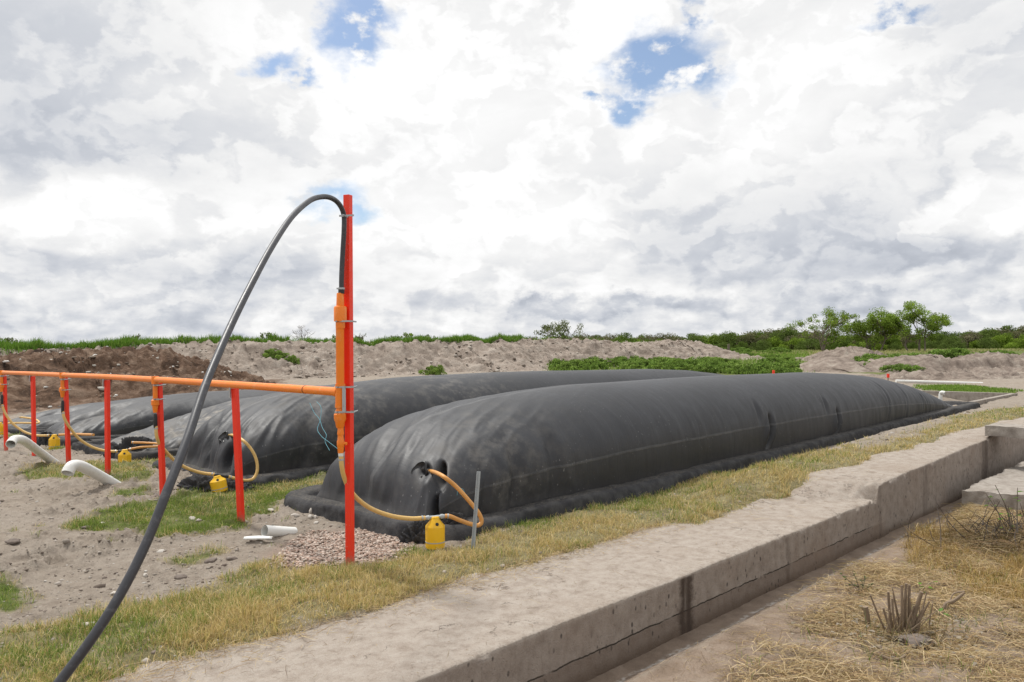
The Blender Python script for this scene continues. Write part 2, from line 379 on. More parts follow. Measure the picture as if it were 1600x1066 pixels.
def m_conc(t, b):
    co = t.obj(); x, y, z = t.xyz(co)
    a = t.noise(co, 1.1, 5, .6); m = t.noise(co, 9, 7, .68); fi = t.noise(co, 90, 4, .7)
    top = c3(t, m, (.28, (.225, .18, .145)), (.5, (.335, .288, .245)), (.75, (.405, .36, .315)))
    top = t.mix(t.ss(a, .5, .72, 0, .6), top, (.27, .215, .17)); top = t.mix(t.ss(fi, .40, .27, 0, .7), top, (.17, .14, .12))
    top = t.mix(t.ss(fi, .60, .75, 0, .5), top, (.47, .44, .41))
    edge = t.math('ADD', y, t.math('MULTIPLY', t.math('SUBTRACT', a, .5), .5))
    pit = t.voro(t.scl(co, (1, 1, 1)), 34); pn = t.noise(co, 3, 3)
    top = t.mix(t.math('MULTIPLY', t.ss(edge, .5, .12), t.ss(pit, .35, .1, 0, .55)), top, (.23, .195, .165))
    vf = t.noise(co, 210, 3, .7); top = t.mix(t.ss(vf, .57, .68, 0, .45), top, (.52, .49, .45)); top = t.mix(t.ss(vf, .43, .32, 0, .5), top, (.13, .105, .085))
    ck = t.new('ShaderNodeTexVoronoi', feature='DISTANCE_TO_EDGE'); t.put(ck.inputs['Vector'], t.vmath('ADD', co, t.scl(t.noise(co, 2.5, 6, .65, col=True), (.9, .9, .9)))); t.put(ck.inputs['Scale'], .8)
    top = t.mix(t.math('MULTIPLY', t.ss(ck.outputs[0], .010, .002), t.ss(t.noise(co, 1.7, 3), .48, .56, 0, .75)), top, (.10, .08, .065))
    # wall face
    st = t.noise(t.scl(co, (7, 7, .8)), 1.6, 6, .65)
    wl = c3(t, m, (.25, (.185, .148, .122)), (.5, (.285, .242, .208)), (.78, (.36, .315, .275)))
    wl = t.mix(t.ss(st, .52, .75, 0, .5), wl, (.20, .16, .13)); wl = t.mix(t.ss(st, .40, .28, 0, .4), wl, (.45, .41, .37))
    zz = t.math('ADD', z, t.math('MULTIPLY', t.math('SUBTRACT', t.noise(t.scl(co, (1, 0, 0)), 5, 6, .65), .5), .045))
    wl = t.mix(t.math('MULTIPLY', t.ss(zz, -.265, -.285), t.ss(x, 7.0, 6.4)), wl, t.mix(.55, wl, (.14, .10, .075)))
    wl = t.mix(t.ss(zz, -.33, -.43, 0, .8), wl, (.12, .085, .062))
    crk = t.math('MULTIPLY', t.ss(t.math('ABSOLUTE', t.math('ADD', zz, .27)), .009, .002), t.ss(t.noise(co, 3.5, 2), .35, .5)); crk = t.math('MULTIPLY', crk, t.ss(x, 6.5, 6.2))
    wl = t.mix(crk, wl, (.03, .025, .02))
    wl = t.mix(t.ss(fi, .42, .28, 0, .7), wl, (.14, .11, .09)); wl = t.mix(t.ss(vf, .6, .7, 0, .4), wl, (.5, .46, .42))
    wl = t.mix(t.ss(a, .5, .75, 0, .5), wl, (.24, .18, .14))
    # dark run-off streak and a few lesser ones
    for xs, wd, amt in ((2.62, .13, .95), (4.32, .05, .3), (6.62, .06, .25), (8.2, .16, .3), (11.0, .25, .6)):
        d = t.math('ABSOLUTE', t.math('SUBTRACT', t.math('ADD', x, t.math('MULTIPLY', t.math('SUBTRACT', t.noise(co, 7, 6, .75), .5), .20)), xs))
        wl = t.mix(t.math('MULTIPLY', t.ss(d, wd, wd*.35), t.ss(st, .25, .55, amt*.5, amt)), wl, (.06, .043, .034))
    wl = t.mix(t.math('MULTIPLY', t.ss(t.voro(t.scl(co, (1, 1, .6)), 19), .26, .14), t.ss(pn, .45, .58, 0, .85)), wl, (.06, .05, .045))
    isw = t.ss(y, .004, -.004)
    isw = t.math('MULTIPLY', t.ss(y, .02, .006), t.ss(t.math('SUBTRACT', z, t.attr('topz')), -.012, -.028))
    col = t.mix(isw, top, wl)
    h = t.math('ADD', t.math('MULTIPLY', m, .5), t.math('ADD', t.math('MULTIPLY', fi, .35), t.math('MULTIPLY', t.ss(pit, .0, .3), .15)))
    setb(t, b, col, .93, t.bump(h, .9, .02), .15)
M_conc = material('concrete', m_conc)
def m_conc2(t, b):
    co = t.obj(); m = t.noise(co, 6, 7, .65); fi = t.noise(co, 60, 4, .7); st = t.noise(t.scl(co, (5, 5, .8)), 1.5, 5, .6)
    col = c3(t, m, (.25, (.20, .17, .145)), (.5, (.33, .295, .26)), (.78, (.42, .385, .345))); col = t.mix(t.ss(st, .5, .7, 0, .5), col, (.17, .14, .115))
    setb(t, b, col, .93, t.bump(t.math('ADD', m, fi), .6, .02), .2)
M_conc2 = material('weathered_concrete', m_conc2)
def m_floor(t, b):
    co = t.obj(); x, y, z = t.xyz(co); m = t.noise(co, 5, 7, .65); fi = t.noise(co, 70, 4, .7); w = t.noise(co, 2.2, 5, .7)
    col = c3(t, m, (.25, (.135, .098, .072)), (.5, (.215, .162, .122)), (.75, (.30, .235, .185)))
    # pale mineral crust along the outer edge
    yy = t.math('ADD', y, t.math('MULTIPLY', t.math('SUBTRACT', w, .5), .16))
    col = t.mix(t.math('MULTIPLY', t.ss(t.math('ABSOLUTE', t.math('ADD', yy, .175)), .05, .0), t.ss(t.noise(co, 14, 6, .75), .42, .62, 0, .85)), col, (.55, .52, .48))
    setb(t, b, col, t.ss(m, .3, .7, .55, .9), t.bump(t.math('ADD', m, fi), .6, .012), .3)
M_floor = material('channel_silt', m_floor)
def m_bag(t, b):
    co = t.obj(); U = t.attr('along'); V = t.attr('round')
    uv = t.comb(U, V, 0.); a = t.noise(co, .7, 4, .6); m = t.noise(co, 5, 6, .65); fi = t.noise(co, 120, 3, .7)
    col = t.mix(t.ss(a, .35, .7), (.014, .015, .019), (.022, .0235, .029))
    dust = t.math('MULTIPLY', t.ss(m, .42, .72), t.math('ADD', .05, t.math('MULTIPLY', t.attr('dust'), .9)))
    col = t.mix(t.math('MULTIPLY', dust, .42), col, (.34, .315, .28))
    # chalky streaks, droplets and scuffs
    s1 = t.noise(t.comb(t.math('MULTIPLY', U, 2.2), t.math('MULTIPLY', V, 9), 1.), 3., 4, .75)
    sp = t.voro(t.vmath('ADD', t.scl(co, (1.3, 1.3, .75)), t.scl(t.noise(co, 30, 2, .5, col=True), (.03, .03, .03))), 17); spm = t.noise(co, 1.6, 3, .6)
    spk = t.math('MULTIPLY', t.ss(sp, .16, .05), t.ss(spm, .45, .66, 0, .5))
    col = t.mix(spk, col, (.42, .42, .41))
    scr = t.noise(t.comb(t.math('MULTIPLY', U, 10), t.math('ADD', t.math('MULTIPLY', V, 2.0), t.math('MULTIPLY', U, 1.5)), 5.), 2.2, 6, .85, 1.2)
    col = t.mix(t.math('MULTIPLY', t.ss(scr, .695, .74, 0, .5), t.ss(a, .4, .55)), col, (.40, .39, .37))
    # welded seams
    seam = 0.
    for v0 in (.108, .50, .892):
        d = t.math('ABSOLUTE', t.math('SUBTRACT', t.math('ADD', V, t.math('MULTIPLY', t.math('SUBTRACT', t.noise(t.comb(U, 0., 0.), .8, 3), .5), .012)), v0))
        seam = t.math('ADD', seam, t.ss(d, .006, .0025))
    col = t.mix(t.math('MULTIPLY', seam, t.ss(m, .35, .65, .05, .3)), col, (.18, .18, .18))
    low = t.ss(t.math('ADD', t.xyz(co)[2], t.math('MULTIPLY', t.math('SUBTRACT', m, .5), .2)), .30, .05)
    col = t.mix(t.math('MULTIPLY', low, .35), col, (.13, .12, .105))
    wr = t.noise(t.comb(t.math('MULTIPLY', U, 9), t.math('MULTIPLY', V, 3.2), 2.), 1.3, 5, .6, .6)
    wr2 = t.noise(co, 2.2, 3, .5, .7)
    h = t.math('ADD', t.math('MULTIPLY', wr, .4), t.math('ADD', t.math('MULTIPLY', wr2, .5), t.math('MULTIPLY', seam, .12)))
    nb = t.bump(h, .42, .03); nb = t.bump(fi, .25, .003, nb)
    rgh = t.ss(m, .3, .7, .52, .60); rgh = t.math('ADD', rgh, t.math('MULTIPLY', dust, .2))
    setb(t, b, col, rgh, nb, .58)
M_bag = material('black_membrane', m_bag)
def m_geo(t, b):
    co = t.obj(); m = t.noise(co, 6, 6, .65); fi = t.noise(co, 160, 3, .7)
    z = t.new('ShaderNodeNewGeometry').outputs['Normal']; nz = t.xyz(z)[2]
    col = t.mix(t.ss(m, .35, .7), (.046, .046, .050), (.088, .087, .088))
    d = t.math('MULTIPLY', t.attr('top'), t.ss(t.noise(co, 38, 5, .75), .47, .66, .05, .65)); col = t.mix(d, col, (.20, .175, .14)); col = t.mix(t.ss(t.noise(co, 55, 4, .8), .55, .72, 0, .35), col, (.17, .16, .145))
    setb(t, b, col, .97, t.bump(t.math('ADD', m, t.math('MULTIPLY', fi, .5)), .8, .02), .1)
M_geo = material('geotextile', m_geo)
def simple(name, col, rough=.5, var=.15, sc=8, dirt=None, damt=.3, metal=0., spec=.5, bump=.1):
    def fn(t, b):
        co = t.obj(); m = t.noise(co, sc, 6, .65); d = t.noise(co, sc*3.3, 5, .7)
        c = t.mix(m, tuple(q*(1-var) for q in col), tuple(min(1, q*(1+var)) for q in col))
        if dirt: c = t.mix(t.ss(d, .5, .72, 0, damt), c, dirt)
        setb(t, b, c, t.ss(m, .3, .7, rough*.85, min(1, rough*1.15)), t.bump(d, bump, .004), spec, metal)
    return material(name, fn)
def m_red(t, b):
    co = t.obj(); z = t.xyz(co)[2]; m = t.noise(co, 6, 6, .65); d = t.noise(co, 22, 6, .75)
    c = t.mix(m, (.78, .026, .007), (.95, .045, .010)); c = t.mix(t.ss(d, .66, .72, 0, .8), c, (.28, .09, .05)); c = t.mix(t.ss(t.noise(co, 60, 3, .7), .68, .72, 0, .7), c, (.7, .45, .4))
    mud = t.math('MULTIPLY', t.ss(t.math('ADD', z, t.math('MULTIPLY', t.math('SUBTRACT', d, .5), .5)), .12, .02), .6); c = t.mix(mud, c, (.26, .20, .15))
    setb(t, b, c, t.ss(d, .3, .7, .32, .6), t.bump(d, .15, .003), .5)
M_red = material('red_paint', m_red)
M_orange = simple('orange_paint', (.86, .215, .008), .38, .08, 5, (.75, .42, .2), .35)
M_yellow = simple('yellow_plastic', (.84, .48, .008), .42, .08, 7, (.5, .33, .08), .5)
M_hose = simple('tan_hose', (.66, .43, .15), .45, .12, 9, (.42, .27, .12), .45)
M_hose2 = simple('amber_hose', (.62, .30, .08), .45, .12, 9, (.42, .22, .1), .45)
M_bhose = simple('black_hose', (.040, .041, .048), .42, .2, 10, (.16, .16, .17), .35)
M_white = simple('white_pvc', (.74, .74, .71), .38, .05, 5, (.40, .35, .28), .4)
M_steel = simple('galvanised', (.42, .44, .45), .42, .18, 14, (.25, .22, .19), .4, .75)
M_grey = simple('grey_paint', (.38, .41, .43), .5, .12, 9, (.22, .2, .18), .5)
M_teal = simple('teal_tape', (.03, .22, .21), .5)
M_blackp = simple('black_plastic', (.018, .018, .02), .4, .2)
M_dark = simple('painted_hole_shade', (.006, .006, .006), .9)  # shade inside a hole, put into the colour
M_twine = simple('blue_twine', (.10, .28, .34), .7)
M_wood = simple('cut_wood', (.23, .17, .115), .8, .35, 20, (.10, .07, .05), .6, bump=.6)
M_bark = simple('bark', (.17, .14, .11), .9, .3, 5, (.08, .06, .05), .6, bump=.5)
M_rockw = simple('pale_rock', (.50, .46, .41), .85, .2, 30, (.3, .26, .22), .5, bump=.6)
M_rockp = simple('pink_rock', (.42, .25, .19), .85, .3, 30, (.5, .42, .36), .5, bump=.6)
M_rockd = simple('grey_rock', (.15, .12, .10), .9, .3, 30, (.36, .32, .28), .5, bump=.6)
def m_leaf(t, b):
    c = t.attr('col', True); d = t.new('ShaderNodeBsdfDiffuse'); t.put(d.inputs[0], c)
    tr = t.new('ShaderNodeBsdfTranslucent'); t.put(tr.inputs[0], t.mix(1., c, (1.25, 1.3, .8), 'MULTIPLY'))
    ms = t.new('ShaderNodeMixShader'); ms.inputs[0].default_value = .25; t.l.new(d.outputs[0], ms.inputs[1]); t.l.new(tr.outputs[0], ms.inputs[2]); return ms.outputs[0]
M_leaf = material('foliage', m_leaf)
def m_vc(t, b): setb(t, b, t.attr('col', True), .9, None, .15)
M_vc = material('tinted_matter', m_vc)

# ------------------------------------------------------------------ ground zones (outlined on the ground plane)
Z_G1 = wpoly([(-420, 1060), (-100, 1000), (0, 985), (100, 962), (200, 940), (300, 925), (350, 905), (400, 872), (440, 868), (480, 884), (560, 890), (640, 862), (690, 868), (745, 852), (800, 815), (1000, 770), (1100, 745), (1200, 722), (1350, 690), (1480, 652), (1560, 638), (1640, 634), (1640, 650), (1600, 656), (1506, 680), (1444, 702), (1350, 733), (1294, 748), (1256, 777), (1181, 799), (1100, 821), (994, 843), (881, 871), (819, 893), (712, 915), (600, 955), (480, 972), (300, 1045), (200, 1110), (-20, 1400), (-900, 1500)])
Z_G2 = wpoly([(95, 830), (150, 805), (250, 780), (330, 758), (400, 752), (487, 750), (480, 772), (450, 782), (436, 800), (400, 806), (380, 830), (330, 835), (250, 842), (170, 836)])
Z_G3 = wpoly([(-160, 900), (0, 903), (55, 912), (20, 948), (-160, 975)])
Z_G4 = wpoly([(15, 742), (60, 728), (110, 726), (160, 716), (235, 732), (240, 752), (190, 757), (100, 750), (40, 748)])
Z_G5 = wpoly([(183, 768), (238, 762), (236, 778), (178, 780)])
Z_G6 = wpoly([(255, 878), (330, 858), (350, 864), (300, 880)])
Z_GAP = wpoly([(1350, 686), (1400, 668), (1490, 652), (1470, 668), (1400, 690), (1330, 706)])
Z_GRAV = wpoly([(430, 868), (455, 850), (480, 840), (520, 826), (625, 826), (652, 845), (640, 858), (600, 872), (560, 884), (470, 884), (440, 878)])
Z_W2 = wpoly([(860, 566), (1080, 562), (1100, 549), (1270, 548), (1262, 560), (1250, 582), (1100, 575), (1000, 574), (850, 576)], .45)
Z_W4 = wpoly([(1325, 560), (1400, 556), (1600, 545), (1700, 545), (1700, 556), (1500, 556), (1412, 562), (1400, 580), (1350, 578)], .45)
Z_W5 = wpoly([(1440, 604), (1520, 604), (1580, 611), (1580, 614), (1450, 611)], .05)
def zones(x, y):
    zz_ = ground_z(x, y, False); kk_ = np.where((np.hypot(x, y) < 30) & (zz_ > -.3), H/(H-zz_), 1.); x = x*kk_; y = y*kk_
    m = np.zeros_like(x); g = np.zeros_like(x)
    near = np.hypot(x, y) < 40
    def put(poly, green, warp, sd):
        nonlocal m, g
        a = np.zeros_like(x); a[near] = softpoly(x[near], y[near], poly, warp, 2.2, sd)
        g = np.where(a > .1, np.maximum(g, green*a), g); m = np.maximum(m, a)
    put(Z_G1, .35, .13, 1); put(Z_G2, .85, .12, 2); put(Z_G3, 1., .1, 3); put(Z_G4, .6, .15, 4); put(Z_G5, 1., .08, 5); put(Z_G6, .8, .1, 7); put(Z_W5, .8, .5, 6)
    gap = softpoly(x, y, Z_GAP, .15, 2, 11); m *= 1-.85*gap
    x = x/kk_; y = y/kk_
    for k in range(4):        # berm strips between the bags
        q = [tuple(bag_xy(k, -.9, -1.5)), tuple(bag_xy(k, 20, -1.5)), tuple(bag_xy(k+1, 20, 1.32)), tuple(bag_xy(k+1, -.9, 1.32))]
        a = softpoly(x, y, q, .1, 2, 20+k); m = np.maximum(m, a*.8); g = np.maximum(g, a*.7)
    return m, g
def build_ground():
    r = [.4]
    while r[-1] < 9000:
        q = r[-1]; r.append(q+max(q*(.0036 if 3 < q < 26 else (.03 if q < 3 else .012 if q < 160 else .08)), .004))
    r = np.array(r)
    th = np.concatenate([np.linspace(-180, -42, 60, endpoint=False), np.linspace(-42, 42, 900), np.linspace(42, 180, 60)[1:]])*math.pi/180
    R_, T_ = np.meshgrid(r, th, indexing='ij'); x = (R_*np.sin(T_)).ravel(); y = (R_*np.cos(T_)).ravel()
    z = ground_z(x, y)
    m, g = zones(x, y)
    far = np.hypot(x, y) > 28; x_, y_ = x[far], y[far]
    w = np.zeros_like(x); wf = np.maximum(softpoly(x_, y_, Z_W2, 2., .15, 4), softpoly(x_, y_, Z_W4, 2., .15, 5)); rr = np.hypot(x_, y_)
    field = sst(rr, 88, 100); w[far] = np.maximum(wf, field); m = np.maximum(m, w); gg = np.zeros_like(x); gg[far] = wf*.9+field*(.25+.5*sst(n2(x_, y_, .03, 2, 5), -.3, .4)); g = np.maximum(g, np.clip(gg, 0, 1))
    s, n = sn(x, y)
    bank = sst(n, .2, .3)*(1-sst(s, 20, 26)); m = m*(1-bank)+bank*.35*sst(n2(x, y, 1.2, 3, 31)+.5*sst(n, .8, 1.6), .1, .6)
    px, py, wd = proj(np.stack([x, y, z], 1))
    brown = np.zeros_like(x); bz = wpoly([(-400, 690), (-100, 668), (40, 652), (120, 632), (420, 612), (470, 598), (420, 588), (-400, 590)], -.2)
    brown = softpoly(x, y, bz, 1.5, .4, 40, .4)
    o = mesh_np('ground', np.stack([x, y, z], 1), [gridfaces(len(r), len(th))], M_ground, attrs=dict(grass=m, green=g, brown=brown, bank=bank, pink=softpoly(x, y, Z_GRAV, .12, 3, 60, .12)*.8))
    o['kind'] = 'structure'
build_ground()

# ------------------------------------------------------------------ concrete slab with the channel wall (local frame: x = s, y = -n)
RZ = math.atan2(L2[1], L2[0])
def place_sn(o): o.rotation_euler = (0, 0, RZ); o.location = (O2[0], O2[1], 0); return o
def build_slab():
    s = np.concatenate([np.linspace(-9, -1, 80, endpoint=False), np.arange(-1, 12.4, .0125), np.linspace(12.4, 28, 150)])
    zt = zslab(s, 0.); cols = []; top = []
    nz = np.linspace(0, 1, 26)
    prof = []
    for k in nz[:-1]: prof.append((0, k))              # wall, k 0..1 of height
    ys = np.concatenate([[0, .003, .008, .016, .03], np.linspace(.05, 1.35, 64)])
    V = []; TZ = []
    rows = []
    for (y_, k) in prof: rows.append((np.full_like(s, 0.), -.62+(zt-.010+.62)*k))
    for y_ in ys: rows.append((np.full_like(s, y_), zslab(s, -y_)-.010*np.exp(-y_/.008)))
    rows.append((np.full_like(s, 1.35), zt-.5))
    for j, (yy, zz) in enumerate(rows):
        p = np.stack([s, yy*2, zz], 1)
        if j < len(prof):
            yd = fbm(p*[3, 1, 3], 4, 3)*.006+fbm(p*[22, 1, 22], 2, 8)*.0016
            yy = yy-yd
        else:
            fade = np.exp(-yy/.05)
            chip = np.clip(fbm(np.stack([s*6, s*0, s*0], 1), 4, 12)-.25, 0, 1)*.03
            yy = yy-fade*(fbm(np.stack([s*3, s*0, zz*0], 1), 4, 3)*.006-chip)
            zz = zz+fbm(p*[1.2, .6, 0], 3, 5)*.005+fbm(p*[30, 15, 0], 3, 7)*.0018+np.clip(fbm(p*[45, 22, 0], 2, 17)-.2, 0, 1)*.006*np.exp(-yy/.35)-chip*fade*1.2
            rise = sst(s, 6.0, 6.4)*(1-sst(s, 6.6, 6.9))*np.exp(-yy/.4); zz = zz+rise*fbm(p*[16, 8, 0], 4, 22)*.022
        V.append(np.stack([s, yy, zz], 1)); TZ.append(zt)
    V = np.concatenate(V); o = mesh_np('concrete_path', V, [gridfaces(len(rows), len(s))], M_conc, attrs=dict(topz=np.concatenate(TZ)))
    place_sn(o); o['kind'] = 'structure'
    # channel floor
    s = np.arange(-9, 26, .03); ys = np.linspace(.08, -.32, 24); a, b_ = np.meshgrid(s, ys, indexing='ij'); x = a.ravel(); y = b_.ravel()
    q = np.stack([x, y, 0*x], 1); z = -.435+fbm(q*[2, 4, 0], 3, 4)*.006+fbm(q*[18, 18, 0], 3, 9)*.003+sst(-y, .15, .24)*.03
    o = mesh_np('channel_floor', np.stack([x, y, z], 1), [gridfaces(len(s), len(ys))[:, ::-1]], M_floor); place_sn(o); o['kind'] = 'structure'
build_slab()
def rough_block(name, label, cat, s0, s1, n0, n1, z0, z1, mat, seed=0, amp=.012):
    org = np.array([*XY((s0+s1)/2, (n0+n1)/2), z0]); V = []; faces = []; k = 0
    dims = [(s0, s1), (n0, n1), (z0, z1)]
    for ax in range(3):
        for sd in (0, 1):
            o1, o2 = [q for q in range(3) if q != ax]
            A = np.linspace(*dims[o1], max(3, int(abs(dims[o1][1]-dims[o1][0])/.025))); B = np.linspace(*dims[o2], max(3, int(abs(dims[o2][1]-dims[o2][0])/.025)))
            a, b_ = np.meshgrid(A, B, indexing='ij'); p = np.zeros((a.size, 3)); p[:, o1] = a.ravel(); p[:, o2] = b_.ravel(); p[:, ax] = dims[ax][sd]
            f = gridfaces(len(A), len(B)); faces.append(f+k); k += len(p); V.append(p)
    p = np.concatenate(V); d = np.stack([fbm(p*4+i*9, 4, seed+i) for i in range(3)], 1)*amp+np.stack([fbm(p*18+i*9, 2, seed+i) for i in range(3)], 1)*amp*.25
    p = p+d; xy = O2+p[:, :1]*L2+p[:, 1:2]*N2
    o = mesh_np(name, np.concatenate([xy, p[:, 2:]], 1), faces, mat, origin=org, smooth=True); tag(o, label, cat)
    return o
rough_block('concrete_block', 'long concrete block laid across the drainage channel at the right edge', 'concrete block', 11.25, 11.85, -.06, 2.4, .29, .46, M_conc2, 3)
rough_block('concrete_slab', 'broken edged low concrete slab beside the channel, right of the high wall', 'concrete slab', 8.95, 14.5, .21, 1.9, -.62, -.19, M_conc2, 8, .02)
# far wall of the pit behind the near bag's tail
def build_pit():
    a, b_, c, d = [np.array(q) for q in PIT]; org = (*((c+d)/2), 0.)
    for nm, p, q, lab in (('pit_wall', c, d, 'low grey concrete wall on the far side of the pit behind the near bag'), ('pit_kerb', b_, c, 'thin pale concrete rim along the right side of the pit')):
        dr = (q-p)/np.linalg.norm(q-p); nr = np.array([-dr[1], dr[0]]); m = MB(); L_ = np.linalg.norm(q-p); R = np.stack([np.append(dr, 0), np.append(nr, 0), [0, 0, 1]], 1)
        mid = (p+q)/2; m.box((mid[0], mid[1], -.22), (L_+.2, .15, .62), R); o = m.build(nm, M_conc2, None, (mid[0], mid[1], -.5), smooth=False, bevel=.01); tag(o, lab, 'concrete wall')
build_pit()

# ------------------------------------------------------------------ gas bags
def bagpt(V, px, py):
    x, y, w = proj(V); d = np.hypot(x-px, y-py); i = np.where(d < 4)[0]
    if len(i) == 0: i = np.argsort(d)[:8]
    return V[i[np.argmin(w[i])]]
def bag(k, table, Lb, w, seed, dents=(), folds=(), dustpts=(), nu=700, nv=190, label='', wrinkle=1., sag=0., pdents=()):
    zb = BZ[k]+BAGZ; org = np.array([*bag_xy(k, -.35, 0), zb])
    # rings: dense at both ends
    tt = np.linspace(0, 1, nu); sp = Lb*(tt-.13*np.sin(2*math.pi*tt)/ (2*math.pi)*2.2)
    sp = Lb*(.5-.5*np.cos(math.pi*tt))*.35+Lb*tt*.65; sp = Lb*np.clip(sp/Lb, 0, 1)
    ts, th_ = zip(*table); h = np.interp(sp, np.linspace(0, Lb, 2000), np.convolve(np.pad(np.interp(np.linspace(0, Lb, 2000), ts, th_), 12, 'edge'), np.ones(25)/25, 'valid'))
    h[0] = 0.02; h[-1] = .02
    th0 = .34; v = np.linspace(0, 1, nv); th = -th0+v*(math.pi+2*th0)
    cosv, sinv = np.cos(th), np.sin(th)
    A, Bv = np.meshgrid(sp, th, indexing='ij'); Hh = np.broadcast_to(h[:, None], A.shape)
    c, s_ = np.cos(Bv), np.sin(Bv)
    ww = w*np.ones_like(A)
    end = np.minimum(sst(A, 0, 1.2), sst(Lb-A, 0, 3.))
    ww = ww*(.94+.06*sst(A, 0, .8))*(.95+.05*end)
    rx = np.sign(c)*np.abs(c)**.86*ww
    zc = .36*Hh
    z = np.where(s_ >= 0, zc+(Hh-zc)*np.abs(s_)**.90, zc*(1+s_/math.sin(th0)))
    # corners drawn back a little, pillow fashion
    corner = np.abs(rx/w)**5
    al = A+.10*(1-corner)*(-1)*np.exp(-A/.25)*sst(z, .1, .5)
    al = al-.10*np.exp(-A/.5)*np.sin(np.clip(z/np.maximum(Hh, .05), 0, 1)*math.pi)*1.0
    Pn = np.stack([al, rx, z], -1)
    al = al-(.10+.13*rx/w)*np.exp(-A/1.3)
    Pn = np.stack([al, rx, z], -1)
    # normals by finite differences
    du = np.gradient(Pn, axis=0); dv = np.gradient(Pn, axis=1); nr = np.cross(dv, du); nr /= np.linalg.norm(nr, axis=-1)[..., None]+1e-9
    if nr[nu//2, nv//2, 2] < 0: nr = -nr
    q = np.stack([al, rx, z], -1).reshape(-1, 3); so = seed*13
    def f(scale, oc, sd): return fbm(q*scale, oc, sd+so).reshape(A.shape)
    disp = f((.35, .9, .9), 2, 1)*.022*wrinkle
    # ring folds: ridged noise stretched round the girth
    rg = 1-np.abs(fbm(np.stack([q[:, 0]*3.2+q[:, 2]*.8, np.broadcast_to(v, A.shape).ravel()*2.2, q[:, 2]*.3], 1), 3, 5+so)).reshape(A.shape)*2
    side = sst(np.abs(np.broadcast_to(v, A.shape)-.5), .10, .32)
    taper = .35+.9*np.exp(-A/1.5)+1.0*sst(A, .55*Lb, .9*Lb)
    disp += rg*.010*side*taper*wrinkle
    # fan of creases on the front slope
    fr = np.exp(-np.clip(A-.1, 0, 9)/1.1)
    fan = 1-np.abs(fbm(np.stack([(rx.ravel()+q[:, 0]*.45)*4.5, q[:, 0]*.9, q[:, 2]*1.2], 1), 3, 9+so)).reshape(A.shape)*2.4
    disp += fan*.016*fr*sst(z, .05, .25)*wrinkle
    for (a0, r0, dep, wid, v0, v1) in folds:       # sharp vertical folds, r0 = slant
        d = A-a0-r0*(z-.4); m_ = sst(Bv/math.pi+.5*0, v0-.08, v0+.04)*(1-sst(Bv/math.pi, v1-.12, v1+.05)) if v0 >= 0 else (1-sst(Bv/math.pi, v1-.2, v1))
        disp += (-dep*np.exp(-(d/wid)**2)+dep*.45*np.exp(-((d-1.9*wid)/(wid*1.3))**2)+dep*.35*np.exp(-((d+1.9*wid)/(wid*1.3))**2))*m_
    Pn = Pn+nr*disp[..., None]
    dust = np.zeros_like(A)
    X = Pn[..., 0]; Y = Pn[..., 1]; Zz = Pn[..., 2]
    wxy = bag_xy(k, 0, 0)[None, None, :]+(X[..., None]-.35)*BA+Y[..., None]*BR
    Wp = np.concatenate([wxy, (Zz+zb)[..., None]], -1)
    for (c_, rad, depth, dirv) in dents:
        # c_ in bag frame (along, across, z); dirv in the same frame
        d2 = ((X-c_[0])**2/rad[0]**2+(Y-c_[1])**2/rad[1]**2+(Zz-c_[2])**2/rad[2]**2); e = np.exp(-d2**1.3)*depth
        dv_ = dirv[0]*np.append(BA, 0)+dirv[1]*np.append(BR, 0)+dirv[2]*np.array([0, 0, 1.]); Wp = Wp+e[..., None]*dv_
    for (px_, py_, rx_, ry_, dep_, sd_) in pdents:        # dents placed where a point of the surface is seen
        W2 = Wp.reshape(-1, 3); ctr = bagpt(W2, px_, py_); X2, Y2, w2 = proj(W2)
        dv3 = Wp-ctr; A3, R3 = np.append(BA, 0), np.append(BR, 0); lat = (dv3@A3-.25*dv3[..., 2]) if sd_ else dv3[..., 0]; hz_ = dv3[..., 2]; e = np.exp(-((lat/rx_)**2+(hz_/ry_)**2)**1.6)*np.exp(-(((dv3@R3)/.16)**4 if sd_ else (dv3[..., 1]/.45)**4))
        rim = np.exp(-((np.abs(lat)-rx_*2.1)/(rx_*.8))**2-(hz_/ry_)**2)*dep_*.22*np.exp(-(((dv3@R3)/.16)**4 if sd_ else (dv3[..., 1]/.45)**4)); dd_ = (-R3) if sd_ else (A3*.9-R3*.35); Wp = Wp+(e*dep_-rim)[..., None]*dd_
    for (c_, rad, am) in dustpts:
        dust = np.maximum(dust, am*np.exp(-((X-c_[0])**2+(Y-c_[1])**2)/rad**2))
    Wp[..., 2] = np.maximum(Wp[..., 2], zb-.02)
    V = Wp.reshape(-1, 3)
    root = thing('gas_bag', label, 'gas bag', org, 'long black inflated gas bags lying side by side')
    o = mesh_np('membrane', V-org, [gridfaces(nu, nv)], M_bag, root, raw=True, attrs=dict(along=A.ravel(), round=np.broadcast_to(v, A.shape).ravel(), dust=dust.ravel()))
    return root, V, org
T1 = [(0, .0), (.04, .30), (.10, .50), (.22, .70), (.42, .86), (.7, .985), (1.05, 1.07), (1.5, 1.125), (2.2, 1.17), (3.3, 1.22), (5.5, 1.24), (7.5, 1.235), (9.3, 1.215), (11, 1.18), (12.5, 1.12), (13.9, 1.02), (15.2, .87), (16.3, .67), (17.2, .44), (17.9, .24), (18.5, .10), (19.2, .0)]
